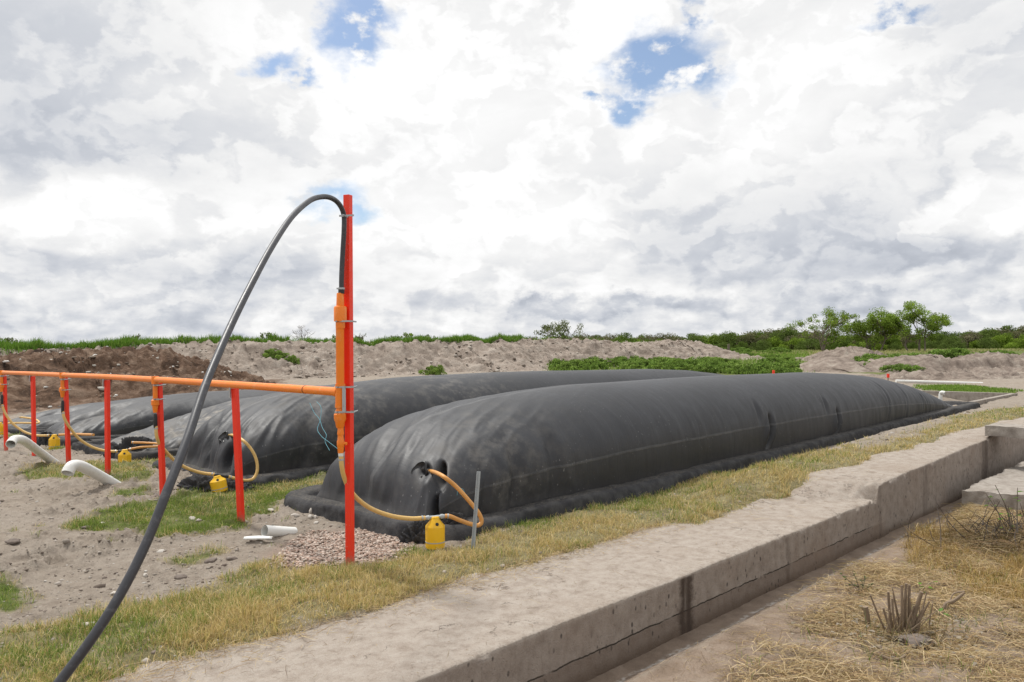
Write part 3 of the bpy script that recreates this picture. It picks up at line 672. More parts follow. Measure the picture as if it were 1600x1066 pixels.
bag1, VB1, _ = bag(0, T1, 19.2, 1.12, 1,
    dents=[],
    folds=[ (.95, .1, .035, .07, -1, .32), (1.5, .05, .03, .08, -1, .30), (12.4, .3, .018, .05, -1, .38), (13.6, .3, .014, .05, -1, .36), (14.8, .3, .016, .05, -1, .4), (.6, .1, .03, .05, -1, .28)],
    pdents=[(686, 744, .050, .105, .24, 0), (679, 800, .030, .17, .16, 0), (662, 737, .055, .06, .08, 0), (1207, 674, .06, .20, .24, 1), (1312, 662, .06, .20, .24, 1), (1292, 628, .05, .14, .03, 1), (1187, 640, .06, .16, .03, 1)], dustpts=[((.6, 1.1), .9, .6)], label='nearest black gas bag, tightly inflated, stretching beside the dry grass and concrete path')
T2 = [(a, b_*1.02) for a, b_ in T1]
bag2, VB2, _ = bag(1, T2, 19.2, 1.12, 2,
    dents=[((.2, -.3, .45), (.5, .16, .35), .16, (.5, .1, -.3)), ((.5, -.75, .5), (.5, .13, .3), .12, (.5, .2, -.2)), ((.02, .62, .62), (.12, .10, .08), .05, (.9, 0, 0))],
    pdents=[(352, 720, .08, .22, .20, 0), (322, 700, .05, .3, .12, 0)], folds=[(.9, .3, .05, .12, -1, .3)], dustpts=[((1.5, .5), 1.0, .9), ((4, .9), 1.2, .7)], wrinkle=1.25, label='second black gas bag from the right, with a creased front and dusty top')
T3 = [(0, .0), (.05, .12), (.2, .22), (.5, .32), (1.0, .50), (1.6, .72), (2.4, .86), (3.5, .93), (5.5, .98), (8, 1.02), (12, 1.05), (15, .9), (17.5, .5), (19.2, 0)]
bag3, VB3, _ = bag(2, T3, 19.2, 1.12, 3, dents=[((1.2, -.2, .5), (.8, .5, .5), .28, (.1, .1, -1)), ((2.0, .6, .8), (.9, .22, .5), .14, (0, 0, -1)), ((.8, .75, .3), (.7, .12, .3), .12, (.3, 0, -.6))],
    folds=[(1.6, .6, .10, .2, -1, .4)], dustpts=[((1.1, .2), 1.2, 3.0), ((.5, -.5), .8, 2.)], wrinkle=1.8, label='third gas bag, half deflated, its slumped front smeared with pale dust')
T4 = [(0, .0), (.05, .15), (.2, .28), (.6, .48), (1.2, .66), (2.0, .78), (3.5, .84), (6, .86), (12, .86), (16, .6), (19.2, 0)]
bag4, VB4, _ = bag(3, T4, 19.2, 1.12, 4, dents=[((.8, .2, .5), (.6, .2, .5), .2, (.2, .1, -1)), ((1.5, -.5, .6), (.7, .2, .5), .15, (0, 0, -1))], dustpts=[((.5, .5), .8, .9)], wrinkle=2.0, nu=420, nv=130, label='fourth gas bag with loose grey folds, behind the third red post pair')
bag4['label'] = 'fourth gas bag from the right, loose and folded, behind the slumped dusty one'
T5 = [(0, .0), (.05, .12), (.3, .25), (1, .40), (2.0, .58), (3.5, .68), (6, .7), (12, .7), (16, .5), (19.2, 0)]
bag5, VB5, _ = bag(4, T5, 19.2, 1.12, 5, dents=[((1, 0, .4), (.8, .3, .5), .2, (.2, .1, -1))], wrinkle=2.0, nu=360, nv=110, label='farthest left gas bag, low and wrinkled, cut by the left edge of the photo')

# berm covered with geotextile round each bag
def berm(k, seed, label, nu=900):
    zb = BZ[k]; org = np.array([*bag_xy(k, -.6, 0), zb])
    a0, a1, r0, r1 = -.53, 19.35, -1.30, 1.15     # centre line of the berm, bag frame
    if k: a0 = -.50
    pts = []; rc = .22
    def arc(ca, cr, t0, t1):
        for t in np.linspace(t0, t1, 9): pts.append((ca+rc*math.cos(t), cr+rc*math.sin(t)))
    # closed loop
    arc(a0+rc, r0+rc, -math.pi/2, -math.pi); arc(a0+rc, r1-rc, math.pi, math.pi/2); arc(a1-rc, r1-rc, math.pi/2, 0); arc(a1-rc, r0+rc, 0, -math.pi/2)
    p = np.array(pts+[pts[0]]); L_ = np.concatenate([[0], np.cumsum(np.linalg.norm(np.diff(p, axis=0), axis=1))])
    # denser sampling near the front
    u = np.linspace(0, L_[-1], nu*4); c = np.stack([np.interp(u, L_, p[:, 0]), np.interp(u, L_, p[:, 1])], 1)
    wgt = np.where(c[:, 0] < 3, 5., np.where(c[:, 0] < 9, 2.2, 1.)); cw = np.cumsum(wgt); ui = np.interp(np.linspace(cw[0], cw[-1], nu), cw, u)
    c = np.stack([np.interp(ui, L_, p[:, 0]), np.interp(ui, L_, p[:, 1])], 1)
    T = np.gradient(c, axis=0); T /= np.linalg.norm(T, axis=1)[:, None]; Nn = np.stack([-T[:, 1], T[:, 0]], 1)
    cen = np.array([(a0+a1)/2, (r0+r1)/2])
    sgn = np.sign(((cen-c)*Nn).sum(1)); Nn = -Nn*sgn[:, None]       # outward
    prof = [(.24, -.10), (.205, .0), (.19, .05), (.18, .09), (.165, .12), (.14, .138), (.09, .145), (.03, .147), (-.03, .146), (-.08, .14), (-.12, .11), (-.15, .06), (-.20, .02), (-.45, .01)]
    V = []; top = []
    front = sst(c[:, 0], 1.5, -.3)
    rc_ = np.exp(-((c[:, 0]-a0)**2+(c[:, 1]-r1)**2)/.5**2)
    for j, (o_, z) in enumerate(prof):
        q = np.stack([ui*1.0, np.full(nu, j*.18), np.zeros(nu)+seed], 1)
        ruf = fbm(q*[5, .6, 1], 3, seed)
        n1_ = fbm(q*[2.2, 1, 1], 3, seed+3); n3 = fbm(q*[16, 2, 1], 2, seed+6)
        outf = sst(o_, .0, .2)
        off = o_*.88+n1_*.02+(ruf*(.006+.022*front+.03*rc_)+n3*.004)*outf-.05*sst(z, -.05, .1)*0
        zz = z*.88+(n1_*.014+ruf*.004+n3*.003)*sst(z, -.02, .06)
        if o_ > .2: zz = zz-.02
        xy = BO+PITCH2*k+(c[:, :1]+Nn[:, :1]*off[:, None])*BA+(c[:, 1:]+Nn[:, 1:]*off[:, None])*BR
        V.append(np.concatenate([xy, (zz+zb+zslab(sn(xy[:, 0], xy[:, 1])[0])*0)[:, None]], 1)); top.append(np.full(nu, float(sst(z, .136, .144))))
    o = mesh_np('berm_liner', np.concatenate(V), [gridfaces(len(prof), nu)], M_geo, origin=org, attrs=dict(top=np.concatenate(top)))
    tag(o, label, 'berm liner', 'geotextile covered berms round the gas bags')
for k, lab in enumerate(['dark geotextile covered berm around the nearest gas bag', 'dark geotextile covered berm around the second gas bag from the right', 'dark geotextile covered berm around the slumped dusty third gas bag', 'dark geotextile covered berm around the fourth gas bag from the right', 'dark geotextile covered berm around the farthest left gas bag']):
    berm(k, 50+k*7, lab, 900 if k == 0 else 420)
def liner_floor(k, label):
    q = [bag_xy(k, -.4, -1.25), bag_xy(k, -.4, 1.05), bag_xy(k, 19.3, 1.05), bag_xy(k, 19.3, -1.25)]
    z = BZ[k]+.022; V = []; nu, nv = 80, 14
    for i in range(nu):
        for j in range(nv):
            a, b_ = i/(nu-1), j/(nv-1); p = (q[0]*(1-b_)+q[1]*b_)*(1-a)+(q[3]*(1-b_)+q[2]*b_)*a; V.append((*p, z+.04*float(vnoise(np.array([[a*20, b_*4, k]]))[0])))
    o = mesh_np('trench_liner', V, [gridfaces(nu, nv)], M_blackp, origin=(*q[0], z)); tag(o, label, 'trench liner')
liner_floor(0, 'black sheet lining the trench under the tail of the nearest gas bag')
# ------------------------------------------------------------------ red posts
PB = [(547, 885), (377, 819), (255, 780), (168.5, 743), (107.5, 727), (53.5, 721), (9.5, 704)]
PT = [(543.5, 305), (367, 607), (248.5, 598), (167.5, 594), (102, 589), (51.5, 588), (7, 586)]
PY = [6.23+1.454*i for i in range(7)]
plab = ['tall red steel post carrying the black hose, nearest the camera', 'red post second from the right, standing in the green grass patch', 'red post under the orange pipe where the black hose crosses, third from the right', 'red post planted beside the buried end of the nearer white pipe', 'red post right of the farther white pipe, with an orange drop pipe', 'red post at the farther white pipe elbow, sixth from the right', 'red post at the left edge of the photo, farthest along the orange pipe']
for i in range(7):
    b0 = D(*PB[i], PY[i]); t0 = D(*PT[i], PY[i]); dr = (t0-b0)/np.linalg.norm(t0-b0); b1 = b0-dr*.25
    g0 = (b0[0], b0[1], b0[2]); w = .026; ang = math.radians(-22)
    R = rotz(ang); ax = R@np.array([1., 0, 0]); ay = np.cross(dr, ax); ax = np.cross(ay, dr)
    root = thing('red_post', plab[i], 'post', g0, 'red posts holding up the orange pipe'); m = MB(); V = []
    for p, hw in ((b1, w), (t0, w), (t0, w-.004), (t0-dr*.15, w-.004)):
        for sx, sy in ((-1, -1), (1, -1), (1, 1), (-1, 1)): V.append(p+ax*sx*hw+ay*sy*hw)
    Fs = [(j*4+k, j*4+(k+1) % 4, (j+1)*4+(k+1) % 4, (j+1)*4+k) for j in range(3) for k in range(4)]+[(12, 13, 14, 15)]
    m.add(V, Fs); m.build('shaft', M_red, root, smooth=False, bevel=.003)
    if i == 1 or i == 3 or i == 5:
        m = MB(); c = t0+dr*.0; m.box(c+[-.037, -.03, -.02], (.012, .02, .14)); m.build('bracket', M_steel, root, smooth=False)
# ------------------------------------------------------------------ orange gas pipeline
pl = thing('gas_pipeline', 'orange gas pipe running level along the tops of the red posts, with drop pipes', 'pipe', D(531, 715, 6.17))
ppts = [D(531, 612.5, 6.17), D(362, 601, 7.65), D(243, 593.3, 9.08), D(165, 588.8, 10.53), D(98, 586, 11.98), D(48, 583.8, 13.45), D(4, 582, 14.9), D(-60, 578.5, 17.8)]
m = MB(); path = spline(ppts, 6); m.tube(path, .034, 18); m.build('header_pipe', M_orange, pl)
m = MB()
for px, i0, i1 in ((472, 0, 1), (430, 0, 1)):
    t_ = (531-px)/(531-362)
    p = ppts[0]+(ppts[1]-ppts[0])*(t_*.78); d = (ppts[1]-ppts[0]); d /= np.linalg.norm(d)
    if px == 472: m.lathe(p-d*.006, d, [(0, .0355), (.012, .0355)], 18)
m.build('pipe_joint', simple('brown_joint', (.30, .09, .02), .5), pl)
UPZ = np.array([0, 0, 1.])
def vz(x, y, Y): return D(x, y, Y)
def lathe_px(mb, x, prof, Y, seg=20, x1=None):
    """prof: (pixel y, pixel radius) going up or down on a vertical axis"""
    ys = [p[0] for p in prof]; b = D(x, prof[0][0], Y); k = Y/F
    mb.lathe(b, (0, 0, 1), [((prof[0][0]-y)*k, r*k) for y, r in prof], seg)
Y0 = 6.17
m = MB(); lathe_px(m, 531.8, [(660, 6.4), (505, 6.4), (504, 6.6)], Y0); m.build('riser_pipe', M_orange, pl)
m = MB(); lathe_px(m, 531.8, [(513, 7.3), (503, 7.3), (502, 10), (481, 10), (479, 8.8), (478, 6.2), (459, 5.6), (458, 5.0)], Y0); m.build('reducer', M_orange, pl)
m = MB(); lathe_px(m, 531.8, [(636, 7.8), (600, 7.8)], Y0); lathe_px(m, 531.8, [(637, 8.2), (631, 8.2)], Y0)
d = ppts[1]-ppts[0]; d /= np.linalg.norm(d); m.lathe(ppts[0]+d*.01, d, [(0, .04), (.055, .04), (.058, .036)], 18); m.build('tee', M_orange, pl)
m = MB(); lathe_px(m, 531.3, [(669, 5.2), (667, 6.4), (660, 7.6), (657, 9.0), (655, 9.6), (647.5, 9.6), (646, 8), (640, 6.6)], Y0, 12); m.build('union_fitting', M_orange, pl)
m = MB(); lathe_px(m, 532.4, [(708, 4.4), (699, 5.2), (696, 6.0), (690, 6.0), (686, 4.8), (680, 4.6), (679, 5.4), (676, 5.4), (672, 4.8), (668, 4.8)], Y0, 16)
m.lathe(D(532.4, 693, Y0), (1, -.2, 0), [(0, .012), (.05, .012)], 10); m.build('valve', M_orange, pl)
m = MB(); lathe_px(m, 532.6, [(713, 3.9), (708, 4.1)], Y0, 14); m.build('white_collar', M_white, pl)
def clamp(x0, x1, y, Y, pr, parent, name='clamp'):
    m = MB(); c = D((x0+x1)/2, y, Y-.045); k = Y/F; m.box(c, ((x1-x0)*k, .006, .012), rotz(-.25)); m.box(c+[0, .085, 0], ((x1-x0)*k*.9, .006, .012), rotz(-.25))
    for xx in (x0+2, x1-2): m.lathe(D(xx, y, Y-.06), (0, 1, 0), [(0, .006), (.13, .006)], 8)
    lathe_px(m, x0+8 if Y < 7 else (x0+x1)/2-2, [(y+1.2, pr), (y-1.2, pr)], Y, 14)
    m.build(name, M_steel, parent, smooth=False)
clamp(523, 553, 502, Y0, 7.0, pl); clamp(524, 554, 605, Y0, 8.2, pl); clamp(523, 555, 644, Y0, 8.0, pl)
m = MB(); m.box(D(537.5, 624, Y0-.05), (.026, .008, .20)); m.build('strut', M_grey, pl, smooth=False)
RISE = [(242.5, 9.08, 593, 633, 655, 668), (97.5, 11.98, 586, 612, 632, 645), (2.5, 14.9, 582, 605, 622, 634)]
for (x, Y, ya, yb, yc, yd) in RISE:
    q = 9.08/Y
    m = MB(); lathe_px(m, x, [(yb-4, 3.6*q), (ya, 3.6*q)], Y, 14); lathe_px(m, x, [(ya+7*q, 5.6*q), (ya-5*q, 5.6*q)], Y, 14); m.build('riser_pipe', M_orange, pl)
    m = MB(); lathe_px(m, x, [(yb+12*q, 3.0*q), (yb+5*q, 4*q), (yb+1, 4.6*q), (yb, 6*q), (yb-7*q, 6*q), (yb-9*q, 3.8*q)], Y, 12); m.build('union_fitting', M_orange, pl)
    m = MB(); lathe_px(m, x+.4, [(yd+2, 2.2*q), (yd-2, 3.*q), (yc-2, 3.*q), (yc-8*q, 2.4*q)], Y, 12); m.lathe(D(x, (yc+yd)/2-3, Y), (-1, -.3, 0), [(0, .006), (.06, .008)], 8); m.build('valve', M_blackp, pl)
    for yy in (ya+9*q, ya+31*q if yb-ya > 25*q else yb-3): clamp(x-4*q, x+10.5*q, yy, Y, 4.2*q, pl)
# ------------------------------------------------------------------ black hose arch
bh = thing('black_hose', 'thick black hose arching from the tall red post down past the camera', 'hose', D(534, 457, 6.17))
hp = [(533.5, 452, 6.17), (533.8, 430, 6.17), (535.5, 395, 6.17), (537.5, 360, 6.16), (537, 335, 6.15), (529, 318, 6.08), (516, 309, 5.95), (500, 308, 5.8), (482, 315, 5.6), (455, 340, 5.25), (425, 385, 4.85), (395, 440, 4.5), (365, 500, 4.2), (340, 556, 3.95), (318, 610, 3.75), (293, 685, 3.52), (262, 765, 3.34), (228, 850, 3.22), (190, 925, 3.12), (147, 993, 3.04), (93, 1066, 2.97), (40, 1130, 2.9), (-60, 1230, 2.85)]
w3 = np.array([D(*q) for q in hp]); w3 = np.vstack([w3, [w3[-1][0]-.35, w3[-1][1]-.15, .06], [w3[-1][0]-.9, w3[-1][1]-.5, .025]])
m = MB(); m.tube(spline(w3, 8), .0195, 16); m.build('tube', M_bhose, bh, sharp=60)
m = MB(); lathe_px(m, 533.4, [(459, 4.9), (452, 4.9)], 6.17, 14); m.build('end_fitting', M_blackp, bh)
m = MB(); lathe_px(m, 533.6, [(452.5, 5.2), (449.5, 5.2)], 6.17, 14); m.box(D(529, 451, 6.15), (.03, .01, .012)); m.build('hose_clip', M_steel, bh)
m = MB(); m.box(D(541.5, 337, 6.13), (.12, .006, .014), rotz(-.2)); m.box(D(541.5, 337, 6.27), (.12, .006, .014), rotz(-.2)); m.box(D(541, 338, 6.17), (.01, .13, .012), rotz(-.2)); m.build('tie_clamp', M_steel, bh, smooth=False)
# ------------------------------------------------------------------ jugs and tan hoses
def jug(cx, ytop, ybot, r_px, Y, label, tilt=0, squat=False, sides=24, tee=None):
    k = Y/F; base = D(cx, ybot, Y); h = (ybot-ytop)*k; r = r_px*k
    ax = np.array([math.sin(tilt), -.35*math.sin(abs(tilt)), math.cos(tilt)]); ax /= np.linalg.norm(ax)
    root = thing('yellow_jug', label, 'jug', base, 'yellow condensate jugs hanging on the hoses')
    m = MB(); m.lathe(base, ax, [(0, r*.93), (.008, r), (h*.66, r), (h*.70, r*.985), (h*.90, r*.48), (h*.99, r*.42), (h, r*.36)], sides)
    m.build('bottle', M_yellow, root)
    m = MB(); m.lathe(base+ax*h*.19, ax, [(0, r*1.02), (.008, r*1.02)], sides); m.build('strap', M_grey, root)
    # solid near-black disc on the shoulder, painted shade of the filler hole, towards the camera
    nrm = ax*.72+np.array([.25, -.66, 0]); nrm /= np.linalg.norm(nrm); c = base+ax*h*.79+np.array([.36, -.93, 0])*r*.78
    m = MB(); m.lathe(c-nrm*.012, nrm, [(0, r*.17), (.016, r*.17)], 14); m.build('filler_hole_disc', M_dark, root)
    if tee:
        m = MB(); a, b_ = D(*tee[0]), D(*tee[1]); dd = (b_-a); L_ = np.linalg.norm(dd); m.lathe(a, dd, [(0, .014), (.02, .020), (.035, .020), (.04, .014), (L_-.04, .014), (L_-.035, .02), (L_-.02, .02), (L_, .014)], 12)
        m.lathe((a+b_)/2, (0, 0, -1), [(0, .014), (.03, .014)], 10); m.build('tee_fitting', M_grey if Y < 8 else M_blackp, root)
    return root
jug(680, 807, 856, 15.2, 6.72, 'yellow jug beside the grey stake, in front of the nearest bag', tee=((664, 809.5, 6.7), (695, 806.5, 6.74)))
jug(343.5, 743, 768, 12.4, 9.55, 'squat tilted yellow jug on the grass, between the second and third red posts', tilt=-.16, tee=((335, 741.5, 9.55), (357, 745, 9.6)))
jug(195, 702.5, 728, 10, 12.3, 'yellow jug right of the fourth red post, by the folded berm liner', sides=8, tee=((184, 705.5, 12.3), (201, 702.5, 12.35)))
jug(85, 679, 702, 8.2, 14.95, 'yellow jug seen between two red posts, above the farther white pipe', sides=8, tee=((77.5, 680.5, 14.95), (92, 679.5, 15)))
jug(0, 660, 679, 6.5, 17.6, 'yellow jug cut by the left edge of the photo', sides=8)
def hose(label, pts, r, mat, end=None, clips=()):
    w = [D(*q) for q in pts]
    if end is not None: w.append(end)
    root = thing('tan_hose', label, 'hose', w[0]); m = MB(); sp = spline(w, 8); m.tube(sp, r, 12); m.build('tube', mat, root, sharp=60)
    for i in (0, -1):
        m = MB(); a = sp[i]; b_ = sp[1] if i == 0 else sp[-2]; d = b_-a; m.lathe(a+d/np.linalg.norm(d)*.02, d, [(0, r*1.18), (.014, r*1.18)], 12); m.build('hose_clip', M_steel, root)
    return root
e1 = bagpt(VB1, 663, 735)
hose('tan hose curving from the tall red post down to the nearest yellow jug', [(532.9, 713, 6.17), (534, 728, 6.17), (537.5, 745, 6.2), (546, 764, 6.27), (560, 781, 6.35), (582, 796, 6.45), (612, 806.5, 6.55), (642, 810.5, 6.64), (664, 809.5, 6.7)], .0185, M_hose)
hose('amber hose looping behind the grey stake up into the nearest bag', [(695, 806.5, 6.74), (703, 807, 6.75), (718, 813, 6.82), (735, 819, 6.86), (747, 821, 6.9), (752.5, 815, 6.92), (748, 802, 6.92), (733, 783, 6.92), (712, 760, 6.93), (690, 743, min(6.95, e1[1]-.05)), (674, 736.5, e1[1]-.04)], .0185, M_hose2, e1+[0, .03, 0])
e2 = bagpt(VB2, 351, 680)
hose('tan hose drooping from the third red post to the tilted yellow jug', [(243.6, 666, 9.08), (245, 683, 9.08), (252, 697, 9.15), (272, 719, 9.3), (291, 731, 9.4), (313, 738.5, 9.5), (335, 741.5, 9.55)], .019, M_hose)
hose('tan hose looping round the second red post into the second bag', [(357, 745, 9.6), (369, 748, 9.65), (384, 751, 9.75), (396, 747.5, 9.85), (402, 735, 9.9), (400, 717, 9.92), (391, 700, 9.92), (377, 686.5, 9.95), (363, 680, e2[1]-.05)], .019, M_hose, e2+[0, .03, 0])
hose('tan hose hanging from the fifth red post to the jug by the folded liner', [(98.2, 643, 11.98), (101, 655, 11.98), (111, 671, 12.05), (125, 687, 12.15), (145, 699, 12.25), (165, 704.5, 12.3), (184, 705.5, 12.3)], .02, M_hose)
hose('tan hose lying doubled back beside the third red post', [(201, 702.5, 12.35), (220, 699, 12.4), (243, 698, 12.5), (250, 696, 12.55), (246, 693.5, 12.6), (225, 692, 12.65), (206, 691.5, 12.7)], .018, M_hose2)
hose('tan hose hanging from the leftmost red post to the fourth jug', [(3.3, 632, 14.9), (6, 641, 14.9), (12, 652, 14.9), (20, 662, 14.92), (30, 670, 14.95), (43, 677, 14.95), (59, 680.5, 14.95), (77.5, 680.5, 14.95)], .021, M_hose)
hose('straight orange hose resting against the slumped dusty bag', [(92, 679.5, 15), (118, 678.5, 14.4), (133, 679, 13.8), (146, 679.5, 13.5)], .022, M_hose2)
hose('tan hose bent in a loop in front of the farthest left bag', [(5, 662, 17.5), (25, 661, 17.3), (45, 661.2, 17.2), (58, 661.5, 17.1), (61, 659.5, 17.2), (55, 655.5, 17.3), (42, 653, 17.4), (31, 652, 17.5)], .02, M_hose)
# inlet collars on the bags
def collar(V, px, py, root, r=.085):
    p = bagpt(V, px, py); nrm = np.array([-.45, -.85, .30]); nrm /= np.linalg.norm(nrm)
    m = MB(); seg = 22; a = np.cross(nrm, UPZ); a /= np.linalg.norm(a); b_ = np.cross(nrm, a); Vv = []
    prof = [(.0, 1.), (.022, .98), (.026, .90), (.012, .80), (.004, .30), (.006, .18)]
    for h_, q in prof:
        for k in range(seg):
            t = 2*math.pi*k/seg; rr = r*q*(1+.10*math.sin(3*t+1)+.06*math.sin(5*t)); Vv.append(p+nrm*(h_+.012*math.sin(2*t+.5))+(a*math.cos(t)+b_*math.sin(t))*rr)
    m.add(Vv, [(i*seg+k, i*seg+(k+1) % seg, (i+1)*seg+(k+1) % seg, (i+1)*seg+k) for i in range(len(prof)-1) for k in range(seg)]+[tuple((len(prof)-1)*seg+k for k in range(seg))])
    m.build('inlet_collar', M_blackp, root, sharp=80)
    m = MB(); q = p+nrm*.02; fl = []
    for i in range(7):
        for j in range(4): fl.append(q+a*(i/6-.4)*.10+UPZ*(-.05-j*.04*(1-.25*abs(i-3)))+nrm*(.03*math.sin(i*1.3+j)+.01*j))
    m.add(fl, [(i*4+j, (i+1)*4+j, (i+1)*4+j+1, i*4+j+1) for i in range(6) for j in range(3)]); m.build('inlet_flap', M_blackp, root)
collar(VB1, 662, 735, bag1); collar(VB2, 349, 681, bag2, .08)
# crumpled liner heaps behind the jugs
def cloth_heap(cx, cy, rx, ry, rz_, label, seed, mat=M_geo):
    nu, nv = 90, 40; i, j = np.meshgrid(np.linspace(0, 2*math.pi, nu, endpoint=False), np.linspace(0, 1, nv), indexing='ij'); a = i.ravel(); v = j.ravel()
    x = np.cos(a)*rx*np.sin(v*math.pi*.5); y = np.sin(a)*ry*np.sin(v*math.pi*.5); z = np.cos(v*math.pi*.5)*rz_
    q = np.stack([np.cos(a)*v*2.2, np.sin(a)*v*2.2, v*0+seed], 1); rd = 1-np.abs(fbm(q*1.4, 3, seed))*2.0
    k = .72+.42*rd; x = x*k; y = y*k; z = z*(.7+.45*rd)
    c = np.array([cx, cy, gz(cx, cy)-.01]); V = np.stack([x+cx, y+cy, z+c[2]], 1)
    f = gridfaces(nv, nu, True); V = V.reshape(nu, nv, 3).transpose(1, 0, 2).reshape(-1, 3)
    o = mesh_np('liner_heap', V, [f[:, ::-1]], mat, origin=c, attrs=dict(top=np.zeros(len(V)))); tag(o, label, 'crumpled sheet')
for px, py, rx, ry, rz_, lab, sd in ((655, 846, .17, .13, .19, 'crumpled black liner fold left of the nearest yellow jug', 1), (708, 838, .16, .12, .20, 'crumpled black liner corner right of the nearest yellow jug', 2), (311, 766, .26, .16, .16, 'crumpled black liner heap left of the tilted yellow jug', 3), (368, 764, .22, .14, .10, 'low crumpled black liner right of the tilted yellow jug', 4), (207, 712, .45, .25, .32, 'grey folded liner bulge beside the third red post', 5), (72, 696, .18, .14, .26, 'black liner scrap left of the jug above the white pipe', 6)):
    p = G(px, py); cloth_heap(p[0], p[1], rx, ry, rz_, lab, sd)
# ------------------------------------------------------------------ white pipes, stake and scraps
def open_pipe(name, label, cat, pts, r, mat=M_white, seg=20, wall=.004, socket=True):
    w = np.array(pts, float); sp = spline(w, 8) if len(w) > 2 else np.array([w[0]+(w[1]-w[0])*t for t in np.linspace(0, 1, 6)])
    root = thing(name, label, cat, w[-1]); m = MB(); m.tube(sp, r, seg, cap=False); m.tube(sp[::-1], r-wall, seg, cap=False)
    n0 = (len(sp))*seg; 
    d = sp[0]-sp[1]
    if socket: m.lathe(sp[0]-d/np.linalg.norm(d)*.05, d, [(0, r*1.02), (0, r*1.08), (.055, r*1.08), (.055, r-wall)], seg, cap=False)
    m.build('tube', mat, root, sharp=50); return root
pa = open_pipe('white_pipe', 'nearer white plastic pipe with a bent open mouth, rising from the soil', 'pipe', [D(106, 739, 9.15), D(110, 730, 9.2), D(118, 727, 9.3), D(128, 729, 9.4), D(142, 736, 9.55), D(165, 749, 9.8), D(198, 768, 10.1)], .063)
pb = open_pipe('white_pipe', 'farther white plastic pipe with a bent open mouth, by the sixth red post', 'pipe', [D(17, 694, 11.4), D(21, 688, 11.5), D(28, 686.5, 11.6), D(36, 688, 11.7), D(48, 696, 11.9), D(64, 708, 12.2), D(93, 729, 12.7)], .063)
for r_, (x, y, Y, x2, y2, Y2) in ((pa, (134, 732, 9.47, 136, 733, 9.49)), (pa, (168, 750.5, 9.83, 171, 752.5, 9.86)), (pb, (43, 692.5, 11.82, 45, 694, 11.85))):
    a, b_ = D(x, y, Y), D(x2, y2, Y2); m = MB(); m.lathe(a, b_-a, [(0, .0655), (np.linalg.norm(b_-a), .0655)], 20); m.build('socket', M_white, r_)
a = G(452, 836)+[0, .16, 0]; b_ = G(416, 838)+[0, -.05, .058]; open_pipe('pipe_offcut', 'short white pipe offcut with its open end up, beside the pink gravel', 'pipe offcut', [b_, a+[0, 0, -.01]], .052, socket=False)
def shard():
    c = G(404, 846); m = MB(); n1_, n2_ = 9, 8; V = []
    for i in range(n1_):
        for j in range(n2_):
            u = i/(n1_-1)-.5; t = math.pi*(.1+.8*j/(n2_-1)); V.append(c+np.array([u*.15, 0, 0])+np.array([.1*u, math.cos(t)*.035*(1-.6*abs(u)), .008+math.sin(t)*.03*(1-.5*abs(u))]))
    m.add(V, [(i*n2_+j, (i+1)*n2_+j, (i+1)*n2_+j+1, i*n2_+j+1) for i in range(n1_-1) for j in range(n2_-1)])
    o = m.build('pipe_shard', M_white, None, c, sharp=60); tag(o, 'broken white curved shard lying in front of the pipe offcut', 'shard'); o.modifiers.new('thick', 'SOLIDIFY').thickness = .004
shard()
b0 = G(739, 860); t0 = D(748, 737, b0[1]+.02); dr = (t0-b0)/np.linalg.norm(t0-b0); m = MB(); ax = np.array([1., -.3, 0]); ax /= np.linalg.norm(ax); ay = np.cross(dr, ax)
R = np.stack([ax, ay, dr], 1); L_ = np.linalg.norm(t0-b0)
m.box((b0+t0)/2-dr*.05+ay*.010, (.026, .004, L_+.1), R); m.box((b0+t0)/2-dr*.05-ax*.012, (.004, .022, L_+.1), R); o = m.build('metal_stake', M_grey, None, b0, smooth=False); tag(o, 'thin grey metal stake standing in the grass right of the nearest yellow jug', 'stake')
def twine(label, pts, r=.0028):
    w = spline([D(*q) for q in pts], 8); m = MB(); m.tube(w, r, 6); o = m.build('twine', M_twine, None, w[0]); tag(o, label, 'twine')
twine('blue twine strand hanging just left of the orange union on the tall red post', [(495, 628, 8.3), (501.6, 637, 8.2), (500.5, 656, 8.1), (496, 671, 8.0), (502.5, 682, 7.9), (514, 691, 7.8), (527, 701, 7.7)])
twine('blue twine strand starting farther left above the second bag, crossing the other strand', [(484, 630, 8.3), (491, 645, 8.2), (499, 655, 8.1), (504, 669, 8.0), (510, 680, 7.9), (508, 690, 7.85), (515, 704, 7.75)])
twine('small blue twine loop on the side of the nearest bag', [(714, 774, 7.1), (716, 766, 7.1), (722, 764, 7.1), (726, 770, 7.1), (727, 780, 7.1)])
a, b_ = D(1400, 595.5, 33.0), D(1535, 599.5, 33.5); o = MB().tube([a+(b_-a)*t for t in np.linspace(0, 1, 8)], .062, 14).build('white_pipe', M_white, None, b_); tag(o, 'long straight white pipe lying on the far soil behind the nearest bag', 'pipe')
b_ = D(1469, 628, 23.5); k = 23.5/F; w = [b_-[0, 0, .3], D(1469.5, 622, 23.5), D(1470, 616, 23.5), D(1472, 613.5, 23.45), D(1476, 614.5, 23.4)]
o = open_pipe('vent_pipe', 'short white vent pipe with an elbow above the pit, behind the bag tail', 'pipe', [np.array(q) for q in w[::-1]], .055)
